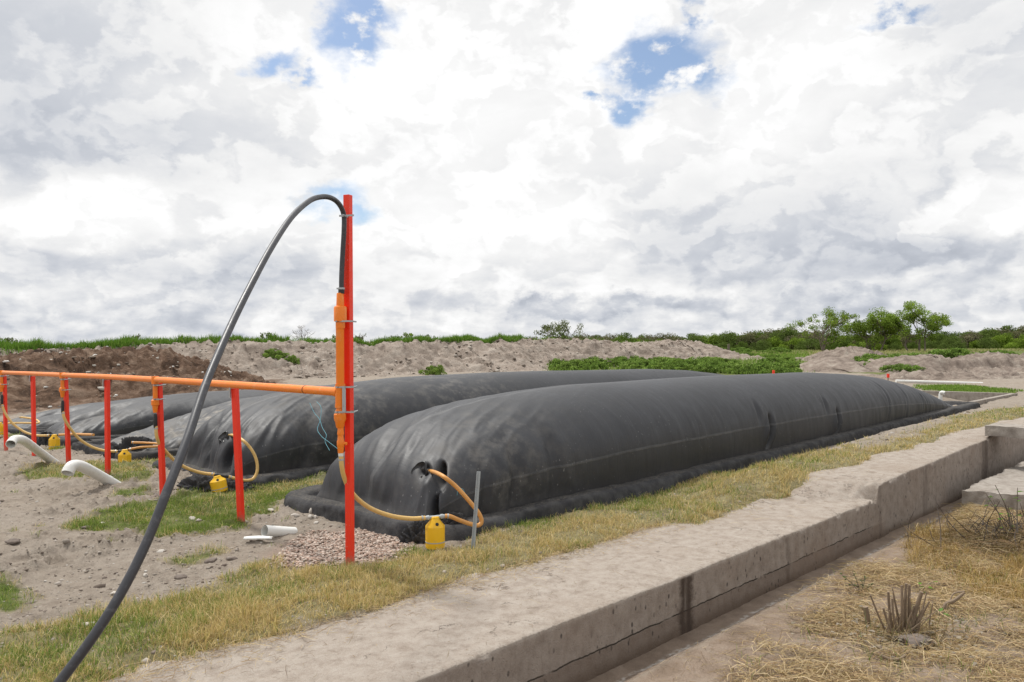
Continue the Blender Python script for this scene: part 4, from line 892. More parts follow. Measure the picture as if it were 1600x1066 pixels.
for px, py, lab in ((1387.5, 584, 'small red topped marker stake behind the bag top, right one'), (1208.5, 578.5, 'small red topped marker stake behind the bag top, left one')):
    t_ = D(px, py, 31.); g_ = gz(t_[0], t_[1]); root = thing('marker_stake', lab, 'stake', (t_[0], t_[1], g_)); m = MB(); m.box((t_[0], t_[1], (t_[2]+g_)/2-.1), (.03, .03, t_[2]-g_+.1)); m.build('shaft', M_wood, root, smooth=False)
    m = MB(); m.box((t_[0], t_[1]-.01, t_[2]-.08), (.09, .06, .15)); m.build('cap', M_red, root, smooth=False, bevel=.01)
t_ = D(1138, 537.5, 92.); g_ = gz(t_[0], t_[1]); o = MB().lathe((t_[0], t_[1], g_-.2), (0.03, 0, 1), [(0, .16), (t_[2]-g_+.1, .13), (t_[2]-g_+.2, .12)], 9).build('fence_post', M_bark, None, (t_[0], t_[1], g_)); tag(o, 'weathered wooden fence post standing alone in the far green field', 'fence post')

# ------------------------------------------------------------------ rocks and gravel
bm_ico = None
def ico(sub=2):
    t = (1+5**.5)/2; v = [(-1, t, 0), (1, t, 0), (-1, -t, 0), (1, -t, 0), (0, -1, t), (0, 1, t), (0, -1, -t), (0, 1, -t), (t, 0, -1), (t, 0, 1), (-t, 0, -1), (-t, 0, 1)]
    f = [(0, 11, 5), (0, 5, 1), (0, 1, 7), (0, 7, 10), (0, 10, 11), (1, 5, 9), (5, 11, 4), (11, 10, 2), (10, 7, 6), (7, 1, 8), (3, 9, 4), (3, 4, 2), (3, 2, 6), (3, 6, 8), (3, 8, 9), (4, 9, 5), (2, 4, 11), (6, 2, 10), (8, 6, 7), (9, 8, 1)]
    v = [np.array(q)/np.linalg.norm(q) for q in v]
    for _ in range(sub):
        nf, cache = [], {}
        def mid(a, b):
            k = (min(a, b), max(a, b))
            if k not in cache: q = v[a]+v[b]; v.append(q/np.linalg.norm(q)); cache[k] = len(v)-1
            return cache[k]
        for a, b, c in f:
            x, y, z = mid(a, b), mid(b, c), mid(c, a); nf += [(a, x, z), (b, y, x), (c, z, y), (x, y, z)]
        f = nf
    return np.array(v), np.array(f)
I2, I0 = ico(2), ico(0)
rocks = [(301, 814, 13, .7, 'w', 'pale angular rock in the green grass patch'), (846, 808, 17, .5, 'w', 'pale flat rock beside the berm right of the grey stake'), (792, 821, 12, .6, 'w', 'small pale rock at the foot of the berm, right of the stake'), (282, 896, 19, .55, 'd', 'tan flattened rock on the bare soil right of the black hose'), (227, 898, 8.5, .8, 'w', 'small round white pebble nearest the right side of the black hose'), (140, 977, 24, .4, 'w', 'long pale rock touching the black hose near the photo bottom'), (134, 830, 13, .35, 'd', 'grey flat stone at the left tip of the green grass patch'), (281, 931, 10, .6, 'd', 'grey stone at the edge of the straw coloured grass'), (180, 928, 12, .4, 'w', 'flat pale stone just left of the black hose'), (330, 874, 19, .5, 'd', 'tan clod like rock near the grass sprigs right of the hose'), (361, 871, 17, .35, 'd', 'dark flat stone left of the white shard'), (486, 803, 10, 1., 'w', 'yellowish upright stone at the back of the white stone cluster'), (496, 804, 9, .7, 'w', 'rounded white stone at the right of the cluster by the berm'), (485, 811, 9, .8, 'w', 'bluish white stone at the left of the cluster by the berm'), (493, 810, 8, .9, 'w', 'small white stone in the middle of the cluster by the berm'), (494, 815.5, 11, .4, 'w', 'flat white stone at the front of the cluster by the berm'), (460, 812, 13, .5, 'w', 'flat cream stone left of the white stone cluster'), (423, 799, 12, .4, 'w', 'flat cream stone above the white pipe offcut'), (405, 798, 11, .35, 'w', 'thin flat stone at the edge of the green grass above the offcut'), (467, 795, 8, .8, 'p', 'small orange brown stone at the end of the berm'), (429, 809, 4.5, .8, 'w', 'tiny round white pebble between the two cream stones'), (1276, 955, 13, .5, 'd', 'dark grey stone on the bare right bank'), (1432, 1003, 50, .36, 'd', 'large brown rock half buried under the cut shrub'), (160, 821, 9, .4, 'w', 'thin white stone at the far edge of the green grass patch'), (20, 853, 22, .4, 'd', 'broad clod on the soil at the left edge')]
for i, (px, py, sz, fl, kd, lab) in enumerate(rocks):
    p = G(px, py); k = p[1]/F; r = sz*k/2; v = I2[0].copy(); q = fbm(v*1.3+i*5, 3, i); ang = rng.uniform(0, 3); v = v*(1+.28*q[:, None]); v[:, 0] *= r; v[:, 1] *= r*rng.uniform(.6, .9); v[:, 2] *= r*fl
    v = v@rotz(ang if sz < 15 else .2).T; c = p+[0, 0, r*fl*.45]
    o = mesh_np('rock', v+c, [I2[1]], {'w': M_rockw, 'd': M_rockd, 'p': M_rockp}[kd], origin=p, smooth=True); tag(o, lab, 'rock')
def pebbles(name, pts, sizes, cols, label, flat=.7):
    n = len(pts); v0, f0 = I0; nv = len(v0); ang = rng.uniform(0, 6.28, n); c, s_ = np.cos(ang), np.sin(ang)
    v = v0[None]*(1+rng.uniform(-.28, .28, (n, nv, 1))); v = v*sizes[:, None, None]*np.stack([np.ones(n), rng.uniform(.6, 1, n), rng.uniform(.5, .9, n)*flat], 1)[:, None]
    x = v[..., 0]*c[:, None]-v[..., 1]*s_[:, None]; y = v[..., 0]*s_[:, None]+v[..., 1]*c[:, None]
    V = np.stack([x, y, v[..., 2]], -1)+pts[:, None]; f = (f0[None]+np.arange(n)[:, None, None]*nv).reshape(-1, 3)
    o = mesh_np(name, V.reshape(-1, 3), [f], M_vc, smooth=False, cols=dict(col=np.repeat(cols, nv, 0))); tag(o, label, name.split('_')[0], None, 'stuff'); return o
def sample_poly(poly, n, warp=.1, seed=0, soft=.05):
    q = np.array(poly); lo, hi = q.min(0), q.max(0); out = []
    tot = 0
    while tot < n:
        p = rng.uniform(lo, hi, (n*2, 2)); p = p[softpoly(p[:, 0], p[:, 1], poly, warp, 3, seed, soft) > rng.uniform(0, 1, len(p))]; out.append(p); tot += len(p)
    return np.concatenate(out)[:n]
gp = np.concatenate([sample_poly(Z_GRAV, 5200, .14, 60, .1), sample_poly(Z_GRAV, 1500, .35, 61, .3)]); z = ground_z(gp[:, 0], gp[:, 1]); cen = gp.mean(0); hh = .018*np.exp(-((gp-cen)**2).sum(1)/.3)
pal = np.array([(.50, .37, .30), (.44, .31, .25), (.56, .45, .38), (.38, .28, .22), (.52, .45, .39), (.60, .50, .43)])
pebbles('gravel_patch', np.column_stack([gp, z+.004+hh*rng.uniform(.3, 1, len(z))]), rng.uniform(.006, .017, len(z))*rng.choice([.8, 1, 1.15], len(z)), pal[rng.integers(0, 6, len(z))]*.85*rng.uniform(.75, 1.15, (len(z), 1)), 'spread of small pink gravel at the foot of the tall red post')
n_ = 42000; rr = 3.2*np.exp(rng.uniform(0, 1, n_)*math.log(20/3.2)); th = np.radians(rng.uniform(-40, 30, n_)); x, y = rr*np.sin(th), rr*np.cos(th); s_, nn = sn(x, y); mk, gk = zones(x, y); sel = (nn < -1.0) & (rng.uniform(0, 1, n_) < 1-.7*mk) & ~inpoly(x, y, PIT) & ~inpoly(x, y, [tuple(bag_xy(0, -.7, -1.5)), tuple(bag_xy(0, 19.5, -1.5)), tuple(bag_xy(0, 19.5, 1.3)), tuple(bag_xy(0, -.7, 1.3))]); x, y = x[sel], y[sel]; z = ground_z(x, y)
pal2 = np.array([(.27, .235, .20), (.20, .165, .135), (.36, .32, .28), (.15, .12, .10), (.45, .42, .38)])
pebbles('soil_crumbs', np.column_stack([x, y, z]), rng.gamma(1.3, .0038, len(x))*(1+(np.hypot(x, y)-3)*.05)+.002, pal2[rng.choice(5, len(x), p=[.35, .28, .2, .12, .05])], 'loose clods, grit and small stones scattered over the bare soil')

# ------------------------------------------------------------------ grass
def blades(name, x, y, z, h, w, lean, col, label, curl=.5, cat='grass', par=None):
    n = len(x); a = rng.uniform(0, 6.283, n); d = rng.uniform(0, 6.283, n); ln = rng.gamma(2, lean/2, n)
    bx, by = np.cos(a)*w/2, np.sin(a)*w/2; lx, ly = np.cos(d)*ln*h, np.sin(d)*ln*h; B = np.stack([x, y, z], 1)
    hz = h/np.sqrt(1+ln**2)
    s1 = np.stack([bx, by, 0*bx], 1); mid = B+np.stack([lx*.35, ly*.35, hz*.55], 1); tip = B+np.stack([lx, ly, hz*(1-.25*curl*np.minimum(ln, 1.5))], 1)
    V = np.stack([B-s1, B+s1, mid+s1*.8, mid-s1*.8, tip], 1); i = np.arange(n)[:, None]*5
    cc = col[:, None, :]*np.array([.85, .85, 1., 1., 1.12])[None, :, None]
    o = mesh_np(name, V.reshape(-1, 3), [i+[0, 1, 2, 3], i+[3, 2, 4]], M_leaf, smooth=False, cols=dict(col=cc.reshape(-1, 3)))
    return tag(o, label, cat, None, 'stuff')
def gcolor(g, n):
    gr = np.array([(.13, .20, .045), (.19, .265, .065), (.26, .31, .09)]); st = np.array([(.58, .45, .24), (.70, .57, .34), (.44, .32, .16), (.48, .40, .18)])
    a = gr[rng.integers(0, 3, n)]; b_ = st[rng.integers(0, 4, n)]; k = (rng.uniform(0, 1, n) < g)[:, None]
    return np.where(k, a, b_)*rng.uniform(.75, 1.2, (n, 1))
N_ = 1250000; rr = 3.3*np.exp(rng.beta(1.0, 1.35, N_)*math.log(29/3.3)); th = np.radians(rng.uniform(-41, 40, N_)); x, y = rr*np.sin(th), rr*np.cos(th); s_, nn = sn(x, y); k = nn < -.3; x, y, rr = x[k], y[k], rr[k]
mk, gk = zones(x, y)
inb = np.zeros(len(x), bool)
for q in range(5):
    inb |= inpoly(x, y, [tuple(bag_xy(q, -.64, -1.49)), tuple(bag_xy(q, 19.5, -1.49)), tuple(bag_xy(q, 19.5, 1.30)), tuple(bag_xy(q, -.64, 1.30))])
inb |= inpoly(x, y, PIT); inb |= (softpoly(x, y, Z_GRAV, .1, 3, 60, .1) > .5) & (rng.uniform(0, 1, len(x)) < .93)
tuft = sst(n2(x, y, 3.0, 3, 70), -.45, .25)*.75+.25; tuft2 = sst(n2(x, y, 11., 2, 71), -.5, .3)*.6+.4
k = (rng.uniform(0, 1, len(x)) < mk*tuft*tuft2) & ~inb; x, y, rr, gk = x[k], y[k], rr[k], gk[k]
s_, nn = sn(x, y)
gg = np.clip(.22+n2(x, y, 1.3, 3, 72)*.6+(gk-.35)*.75+sst(-nn, 1.2, 2.1)*.30-.06, .04, .97); z = ground_z(x, y)
h = rng.uniform(.025, .075, len(x))*(1+.5*sst(n2(x, y, 2.2, 2, 73), 0, .7)); w = rng.uniform(.0024, .0048, len(x))*np.maximum(1, rr/7)
blades('grass', x, y, z-.004, h, w, .75, gcolor(gg, len(x)), 'short mixed green and straw coloured grass growing between the soil and the concrete path')
# sprigs on bare soil
x = rng.uniform(-9, -.5, 90); y = rng.uniform(4.2, 14, 90); X_, Y_, = [], []
for a, b_ in zip(x, y):
    c = rng.integers(6, 26); X_.append(a+rng.normal(0, .03, c)); Y_.append(b_+rng.normal(0, .03, c))
x, y = np.concatenate(X_), np.concatenate(Y_); blades('grass_sprigs', x, y, ground_z(x, y), rng.uniform(.03, .08, len(x)), np.full(len(x), .004), .9, gcolor(np.full(len(x), .7), len(x)), 'sparse grass sprigs dotted over the bare soil')
def straws(name, x, y, z, L_, w, col, label, lift=.02, mat=None):
    n = len(x); a = rng.uniform(0, 6.283, n); b_ = a+rng.normal(0, .5, n); t = rng.normal(0, .25, n)
    p0 = np.stack([x, y, z+rng.uniform(0, lift, n)], 1); p1 = p0+np.stack([np.cos(a)*L_*.5, np.sin(a)*L_*.5, np.abs(t)*L_*.5], 1); p2 = p1+np.stack([np.cos(b_)*L_*.5, np.sin(b_)*L_*.5, (-np.abs(t)*.6+rng.normal(0, .08, n))*L_*.5], 1)
    s1 = np.stack([-np.sin(a)*w/2, np.cos(a)*w/2, w*.3], 1); V = np.stack([p0-s1, p0+s1, p1+s1, p1-s1, p2+s1*.6, p2-s1*.6], 1); i = np.arange(n)[:, None]*6
    o = mesh_np(name, V.reshape(-1, 3), [np.concatenate([i+[0, 1, 2, 3], i+[3, 2, 4, 5]])], mat or M_leaf, smooth=False, cols=dict(col=np.repeat(col, 6, 0))); tag(o, label, 'straw', None, 'stuff')
ST = np.array([(.48, .36, .21), (.60, .48, .31), (.35, .24, .14), (.40, .32, .20), (.24, .17, .11)])
Z_HAY = wpoly([(1120, 1100), (1160, 1040), (1215, 990), (1240, 940), (1300, 905), (1330, 885), (1400, 885), (1455, 890), (1468, 845), (1480, 805), (1540, 775), (1620, 740), (1800, 740), (2300, 1300), (1100, 1300)], -.38)
hp_ = sample_poly(Z_HAY, 130000, .22, 80, .12); hp_ = hp_[sst(n2(hp_[:, 0], hp_[:, 1], 3., 4, 87), -.55, .35)*.85+.12 > rng.uniform(0, 1, len(hp_))]
# favour the part near the frame
z = ground_z(hp_[:, 0], hp_[:, 1]); straws('hay_litter', hp_[:, 0], hp_[:, 1], z, rng.gamma(3, .035, len(z)), rng.uniform(.002, .0045, len(z)), ST[rng.choice(5, len(z), p=[.3, .2, .2, .2, .1])]*rng.uniform(.7, 1.15, (len(z), 1)), 'dry cut hay and straw strewn over the right bank', .045)
Z_DRY = wpoly([(1450, 890), (1470, 830), (1520, 815), (1620, 850), (1750, 860), (1750, 960), (1600, 935), (1500, 920)], -.38)
hp_ = sample_poly(Z_DRY, 30000, .5, 81, .45); hp_ = hp_[sst(n2(hp_[:, 0], hp_[:, 1], 2.5, 3, 88), -.5, .4)*.8+.1 > rng.uniform(0, 1, len(hp_))]; z = ground_z(hp_[:, 0], hp_[:, 1]); blades('dry_grass', hp_[:, 0], hp_[:, 1], z, rng.uniform(.04, .17, len(z)), rng.uniform(.003, .005, len(z)), 1.1, gcolor(np.clip(.0+n2(hp_[:, 0], hp_[:, 1], 2, 2, 89)*.3, 0, 1), len(z))*rng.choice([.5, .8, 1.], (len(z), 1))*np.array([1., .9, .8]), 'thick golden dry grass standing on the right bank')
hp_ = sample_poly(Z_HAY, 5000, .2, 82, .1); k = n2(hp_[:, 0], hp_[:, 1], 1.5, 3, 83) > .2; hp_ = hp_[k]; z = ground_z(hp_[:, 0], hp_[:, 1]); blades('green_shoots', hp_[:, 0], hp_[:, 1], z, rng.uniform(.05, .12, len(z)), rng.uniform(.003, .006, len(z)), .8, gcolor(np.full(len(z), .95), len(z)), 'green shoots coming up through the hay on the right bank')
Z_SC = wpoly([(1000, 1066), (1150, 930), (1280, 880), (1440, 800), (1480, 790), (1480, 850), (1300, 905), (1210, 990), (1100, 1100)], -.4)
hp_ = sample_poly(Z_SC, 1600, .2, 84, .2); z = ground_z(hp_[:, 0], hp_[:, 1]); straws('scattered_straw', hp_[:, 0], hp_[:, 1], z+.002, rng.gamma(2, .03, len(z)), rng.uniform(.0015, .003, len(z)), ST[rng.integers(0, 5, len(z))]*.85, 'loose straws scattered on the bare right bank', .004)
# straw and roots trailing on to the concrete path
sv = rng.uniform(-2, 14, 9000); nv_ = -1.05+rng.gamma(1.3, .10, 9000)-.08; k = nv_ < -.05; sv, nv_ = sv[k], nv_[k]; xy = O2+sv[:, None]*L2+nv_[:, None]*N2
straws('straw_fringe', xy[:, 0], xy[:, 1], zslab(sv, nv_)+.008, rng.gamma(2, .025, len(sv)), rng.uniform(.0015, .003, len(sv)), ST[rng.integers(0, 5, len(sv))]*.9, 'fringe of dead straw lying along the edge of the concrete path', .012)
sv = rng.uniform(-2, 12, 700); nv_ = rng.uniform(-1., -.02, 700); xy = O2+sv[:, None]*L2+nv_[:, None]*N2
straws('path_litter', xy[:, 0], xy[:, 1], zslab(sv, nv_)+.010, rng.gamma(2, .02, len(sv)), rng.uniform(.0012, .0022, len(sv)), ST[rng.integers(2, 5, len(sv))]*.6, 'few thin stalks and twigs lying on the concrete path', .003)

# ------------------------------------------------------------------ leaves, shrubs, trees
def crown_arrays(n, blobs, size, pal, droop=.0, flat=1.):
    """blobs: (x,y,z,r) clump centres; leaves sit in each clump"""
    B = np.array(blobs); i = rng.integers(0, len(B), n); d = rng.normal(0, 1, (n, 3)); d /= np.linalg.norm(d, axis=1)[:, None]; rad = rng.uniform(.25, 1, n)**.5
    p = B[i, :3]+d*rad[:, None]*B[i, 3:4]*np.array([1, 1, flat]); u = rng.normal(0, 1, (n, 3)); u /= np.linalg.norm(u, axis=1)[:, None]; v = np.cross(u, rng.normal(0, 1, (n, 3))); v /= np.linalg.norm(v, axis=1)[:, None]
    s = size*rng.uniform(.6, 1.3, n)[:, None]; V = np.stack([p-u*s*.5, p+v*s*.28, p+u*s*.5, p-v*s*.28], 1); f = np.arange(n)[:, None]*4+[0, 1, 2, 3]
    pal = np.array(pal); tone = rng.uniform(.7, 1.25, len(B))[i]; c = pal[rng.integers(0, len(pal), n)]*tone[:, None]*rng.uniform(.8, 1.2, (n, 1))
    return V.reshape(-1, 3), f, np.repeat(c, 4, 0)
PG = [(.075, .12, .03), (.11, .165, .035), (.15, .21, .05)]; PB_ = [(.18, .26, .04), (.24, .33, .06), (.14, .21, .035)]; PO = [(.14, .14, .08), (.18, .165, .105), (.11, .12, .06)]; PW = [(.16, .25, .06), (.22, .31, .085), (.12, .19, .045)]
def limbs(m, p, d, L_, r, lev, tips, rs, spread=.6, up=.25):
    d = d/np.linalg.norm(d); q = p+d*L_*.5+rs.normal(0, L_*.05, 3); e = p+d*L_+rs.normal(0, L_*.06, 3); m.tube(spline([p, q, e], 3), np.linspace(r, r*.62, 7), 6, cap=False)
    if lev == 0: tips.append(e); return
    for k in range(rs.integers(2, 4)):
        nd = d+rs.normal(0, spread, 3); nd[2] = abs(nd[2])*.6+up*rs.uniform(.2, 1.2); limbs(m, e, nd, L_*rs.uniform(.62, .85), r*.62, lev-1, tips, rs, spread, up)
    if lev >= 2: nd = d+rs.normal(0, spread*1.2, 3); limbs(m, q, nd, L_*.6, r*.5, lev-2, tips, rs, spread, up)
def tree(px, Y, h, label, seed, trunks, leafr=.55, nleaf=4500, pal=PB_, spread=.6, lev=3, frac=.36, leaf=.26, cat='tree', name='tree', squash=.8, group=None, topscale=None):
    b = D(px, 545, Y); b[2] = gz(b[0], b[1]); rs = np.random.default_rng(seed); root = thing(name, label, cat, b, group); m = MB(); tips = []
    for (dx, lean, sc) in trunks: limbs(m, b+[dx, 0, -.1], np.array([lean, rs.normal(0, .08), 1.]), h*frac*sc, .035*h*.5*sc, lev, tips, rs, spread)
    T = np.array(tips); top = T[:, 2].max()-b[2]; k = (h-leafr*.5)/top
    V = np.array(m.v); V = (V-b)*[k if topscale is None else topscale, 1, k]+b; m.v = V.tolist(); T = (T-b)*[k if topscale is None else topscale, 1, k]+b
    m.build('trunk', M_bark, root)
    bl = [(*(t-b), leafr*rs.uniform(.6, 1.25)) for t in T]; Vv, f, c = crown_arrays(nleaf, bl, leaf, pal, flat=squash)
    mesh_np('crown', Vv, [f], M_leaf, root, raw=True, smooth=False, cols=dict(col=c)); return root
tree(1285, 108, 6.1, 'lone slender tree with a rounded open crown, leftmost of the tall trees', 11, [(0, .03, 1), (.05, -.16, .92), (.1, .2, .9)], .50, 7500, PB_, .62, 4, .34, .17)
tree(1365, 106, 5.9, 'broad dark green tree with several stems, middle of the three tall trees', 12, [(-.6, -.3, 1), (-.2, -.05, .8), (.1, .05, 1.05), (.7, .35, 1)], .62, 19000, [(.14, .21, .04), (.20, .29, .055), (.26, .36, .07)], .75, 4, .26, .18)
tree(1432, 104, 6.6, 'tallest tree, upright with ragged light green crown, right of the broad one', 13, [(-.8, -.12, .95), (.3, .08, 1.1), (.9, .15, .9)], .58, 18000, [(.15, .22, .045), (.21, .30, .06), (.27, .37, .07)], .55, 4, .26, .18)
# wood edge: six variants, copied
def bush_variant(seed, w, h, n, leaf, pal, trunk=True, dense=26):
    rs = np.random.default_rng(seed); bl = []
    for _ in range(dense):
        a = rs.uniform(0, 6.28); r = rs.uniform(0, 1)**.6; z = rs.uniform(.12, 1)
        rr_ = w/2*math.sqrt(max(.05, 1-(z*.9)**2.2))*r; bl.append((math.cos(a)*rr_, math.sin(a)*rr_, z*h*.85, rs.uniform(.14, .26)*min(w, h*1.4)))
    Vv, f, c = crown_arrays(n, bl, leaf, pal, flat=.7); Vv[:, 2] = np.maximum(Vv[:, 2], 0)
    m = MB()
    for _ in range(4): e = bl[rs.integers(0, dense)]; m.tube(spline([(rs.normal(0, .1), rs.normal(0, .1), -.1), (e[0]*.4, e[1]*.4, e[2]*.5), e[:3]], 3), np.linspace(.05, .015, 7)*h/3, 5, cap=False)
    return (Vv, f, c), m
def proto(name, cname, v, pal_label, cat, group):
    (Vv, f, c), m = v; root = thing(name, pal_label, cat, (0, 0, 0), group); mesh_np(cname, Vv, [f], M_leaf, root, raw=True, smooth=False, cols=dict(col=c)); m.build('trunk' if name != 'weed_clump' else 'stems', M_bark, root); return root
def dup(root, loc, rz_, sc, label):
    r = root.copy(); COL.objects.link(r); r.location = loc; r.rotation_euler = (0, 0, rz_); r.scale = sc; r['label'] = label
    for ch in list(root.children): c = ch.copy(); COL.objects.link(c); c.parent = r
    return r
GT = 'trees and bushes along the far wood edge'
kinds = [('dark green rounded bushy tree', PG, 5., 3.0), ('mid green spreading bushy tree', [(.11, .155, .045), (.15, .20, .06), (.09, .13, .035)], 5.5, 2.8), ('olive grey thorny looking tree', PO, 5., 2.8), ('bright green small tree', PB_, 4., 2.6), ('greyish brown half bare bush', [(.22, .19, .145), (.18, .165, .11), (.14, .15, .08)], 5, 2.4)]
prot = [proto('wood_edge_tree', 'crown', bush_variant(100+i, w_, h_, 6500, .17, p_), l_, 'tree', GT) for i, (l_, p_, w_, h_) in enumerate(kinds)]
used = [False]*5
rt = random.Random(5)
def ytop(px):
    return float(np.interp(px, [780, 925, 960, 1000, 1100, 1180, 1230, 1300, 1500, 1540, 1600, 1800], [531, 524, 520, 525, 524, 520, 514, 520, 521, 513, 509, 512]))
cnt = 0
for layer, (Yb, step) in enumerate(((150, 17), (132, 15), (118, 24))):
    px = 790
    while px < 1760:
        Y = Yb+rt.uniform(-8, 8); k = rt.randrange(5)
        if layer == 2: k = rt.choice([3, 1, 0])
        b = D(px, 545, Y); b[2] = gz(b[0], b[1])-.05; top = D(px, ytop(max(px, 780))+rt.uniform(-4, 6)+(12 if layer == 2 else 0)+(14 if px < 780 else 0), Y); hh = max(1.2, top[2]-b[2]); sc = hh/kinds[k][3]
        xx = sc*rt.uniform(.85, 1.2)
        if not used[k]: o = prot[k]; used[k] = True; o.location = b; o.scale = (xx, xx, sc)
        else: o = dup(prot[k], b, rt.uniform(0, 6), (xx, xx, sc), kinds[k][0])
        o['label'] = kinds[k][0]+(' in the back row of the far wood', ' in the middle row of the far wood', ' in front of the far wood at the field edge')[layer]
        o['group'] = GT+', '+kinds[k][0]+', row %s' % ('back', 'middle', 'front')[layer]
        px += step*rt.uniform(.7, 1.3)*(1 if -100 < px < 1700 else 2.5); cnt += 1
# ------------------------------------------------------------------ spoil ridge and heaps
def mound(name, label, cat, ctrl, wf, wb, mat, nu, nv, amp, seed, power=1.0, rough=1., org=None, flatten=0., struct=False, green=None, cliff=None):
    c = np.array([D(*q) for q in ctrl]); sp = spline(c, 10); L_ = np.concatenate([[0], np.cumsum(np.linalg.norm(np.diff(sp[:, :2], axis=0), axis=1))])
    u = np.linspace(0, L_[-1], nu); cx, cy, cz = [np.interp(u, L_, sp[:, i]) for i in range(3)]; T = np.stack([np.gradient(cx), np.gradient(cy)], 1); T /= np.linalg.norm(T, axis=1)[:, None]; Nn = np.stack([T[:, 1], -T[:, 0]], 1)   # towards the viewer for left-to-right lines
    v = np.linspace(-wb, wf, nv); V = []; A = []
    for vv in v:
        x = cx+Nn[:, 0]*vv; y = cy+Nn[:, 1]*vv; zg = ground_z(x, y, False); e = abs(vv)/(wf if vv > 0 else wb); e = max(0, e-flatten)/(1-flatten)
        q = np.stack([x, y, np.zeros(nu)], 1); ef = np.clip(e+fbm(q*.25, 3, seed)*.13*(e > 0), 0, 1)
        if cliff and vv > 0: sh = 1-sst(ef, cliff-.07, cliff+.07)*.75-.25*ef
        else: sh = .5+.5*np.cos(math.pi*ef**power)
        ht = (cz-zg)*sh; endf = sst(u, 0, 2.)*sst(L_[-1]-u, 0, 2.)
        rid = 1-np.abs(fbm(q*[.55, .55, 1], 4, seed+3))*2
        ns = (rid*.5*amp+fbm(q*2.2, 4, seed+5)*amp*.35+fbm(q*5.5, 3, seed+8)*amp*.22)*rough*(.15+.85*sst(1-ef, 0, .25))
        V.append(np.stack([x, y, zg-.12*(ef >= .99)+ht*endf+ns*endf-.05], 1)); A.append(np.full(nu, vv))
    V = np.concatenate(V); A = np.concatenate(A); gr = np.zeros(len(V)) if green is None else green(V, A)
    o0 = (c[:, 0].mean(), c[:, 1].mean(), 0.)
    o = mesh_np(name, V, [gridfaces(nv, nu)], mat, origin=o0 if not struct else (0, 0, 0), attrs=dict(green=gr))
    if struct: o['kind'] = 'structure'
    else: tag(o, label, cat)
    return V.reshape(nv, nu, 3), v
RC = [(-420, 546, 38), (-250, 547, 40), (0, 546, 42), (60, 548.5, 43), (130, 547.5, 44), (210, 541, 45), (330, 538, 47), (420, 537, 49), (520, 539, 51), (600, 537, 53), (700, 536, 56), (740, 533.5, 57), (800, 534, 60), (925, 535, 67), (980, 538, 71), (1037, 537, 76), (1052, 533.5, 77), (1075, 539, 79), (1095, 549, 80.5), (1112, 559, 82)]
RV, rv = mound('hill', None, None, RC, 8., 8., M_spoil, 1300, 110, .36, 200, .85, struct=True, flatten=.08)
HV, _ = mound('compost_heap', 'broad dark brown heap of rotting compost and rubbish behind the left bags', 'heap', [(-420, 560, 27), (-250, 558, 29), (0, 557, 30), (60, 554, 31), (120, 552, 32), (200, 549, 33), (250, 553, 34), (290, 562, 35), (330, 577, 36), (400, 590, 37)], 7.2, 4, M_brown, 620, 130, .42, 210, .8)
mound('dirt_heap', 'smooth low grey dirt heap behind the near bag, in front of the trees', 'dirt heap', [(1240, 583, 46), (1262, 572, 47), (1285, 562, 47.5), (1305, 557.5, 48), (1330, 562, 48), (1365, 573, 47), (1400, 584, 46)], 4.2, 4, M_spoil2, 200, 60, .10, 220, .9)
mound('dirt_heap', 'rough peaked dirt heap with a white stone, just under the broad tree', 'dirt heap', [(1285, 557, 66), (1300, 549, 67), (1318, 544, 68), (1335, 542.5, 68), (1350, 547, 68), (1375, 549, 67), (1395, 556, 66)], 5, 4, M_spoil2, 200, 60, .34, 221, .9)
BV, _ = mound('spoil_bank', 'long cut bank of cracked grey earth at the far right', 'earth bank', [(1395, 575, 44), (1412, 563, 45), (1430, 557, 46), (1480, 559, 46), (1530, 555.5, 46.5), (1545, 552.5, 47), (1575, 556, 47), (1640, 552, 47), (1720, 554, 48), (1800, 560, 48)], 4.5, 6, M_spoil2, 420, 80, .30, 222, .9, cliff=.42)
mound('dirt_heap', 'low spread of churned soil in front of the cut bank, behind the white pipe', 'dirt heap', [(1330, 594, 38), (1380, 586, 38), (1420, 584, 38), (1480, 585, 38.5), (1540, 587, 38.5), (1620, 588, 38), (1760, 590, 38)], 2.6, 3, M_spoil2, 420, 60, .26, 223, .9)
# ridge-top grass
def ridge_pts(n, v0, v1, p0, p1):
    iu = rng.uniform(0, RV.shape[1]-1, n).astype(int); iv = np.interp(rng.uniform(v0, v1, n), rv, np.arange(len(rv))).astype(int); p = RV[iv, iu]; px = proj(p)[0]; k = (px > p0) & (px < p1); return p[k]+rng.normal(0, .08, (k.sum(), 3))*[1, 1, 0]
p = np.concatenate([ridge_pts(90000, -1.3, .75, -400, 815), ridge_pts(16000, -.2, 2.0, -400, 60), ridge_pts(5000, -3, .2, 810, 1010)])
k = n2(p[:, 0], p[:, 1], .6, 2, 90) > -.75; p = p[k]; px = proj(p)[0]
h = rng.uniform(.30, .52, len(p))*(1+.3*n2(p[:, 0], p[:, 1], .5, 2, 91))*np.where(px < 200, 1.25, 1.)
gc = np.array([(.12, .23, .04), (.15, .27, .05), (.09, .18, .03), (.20, .28, .07)])[rng.integers(0, 4, len(p))]*rng.uniform(.8, 1.2, (len(p), 1))
blades('ridge_grass', p[:, 0], p[:, 1], p[:, 2]-.04, h, rng.uniform(.02, .04, len(p)), .45, gc, 'bright green grass growing along the top of the spoil ridge')
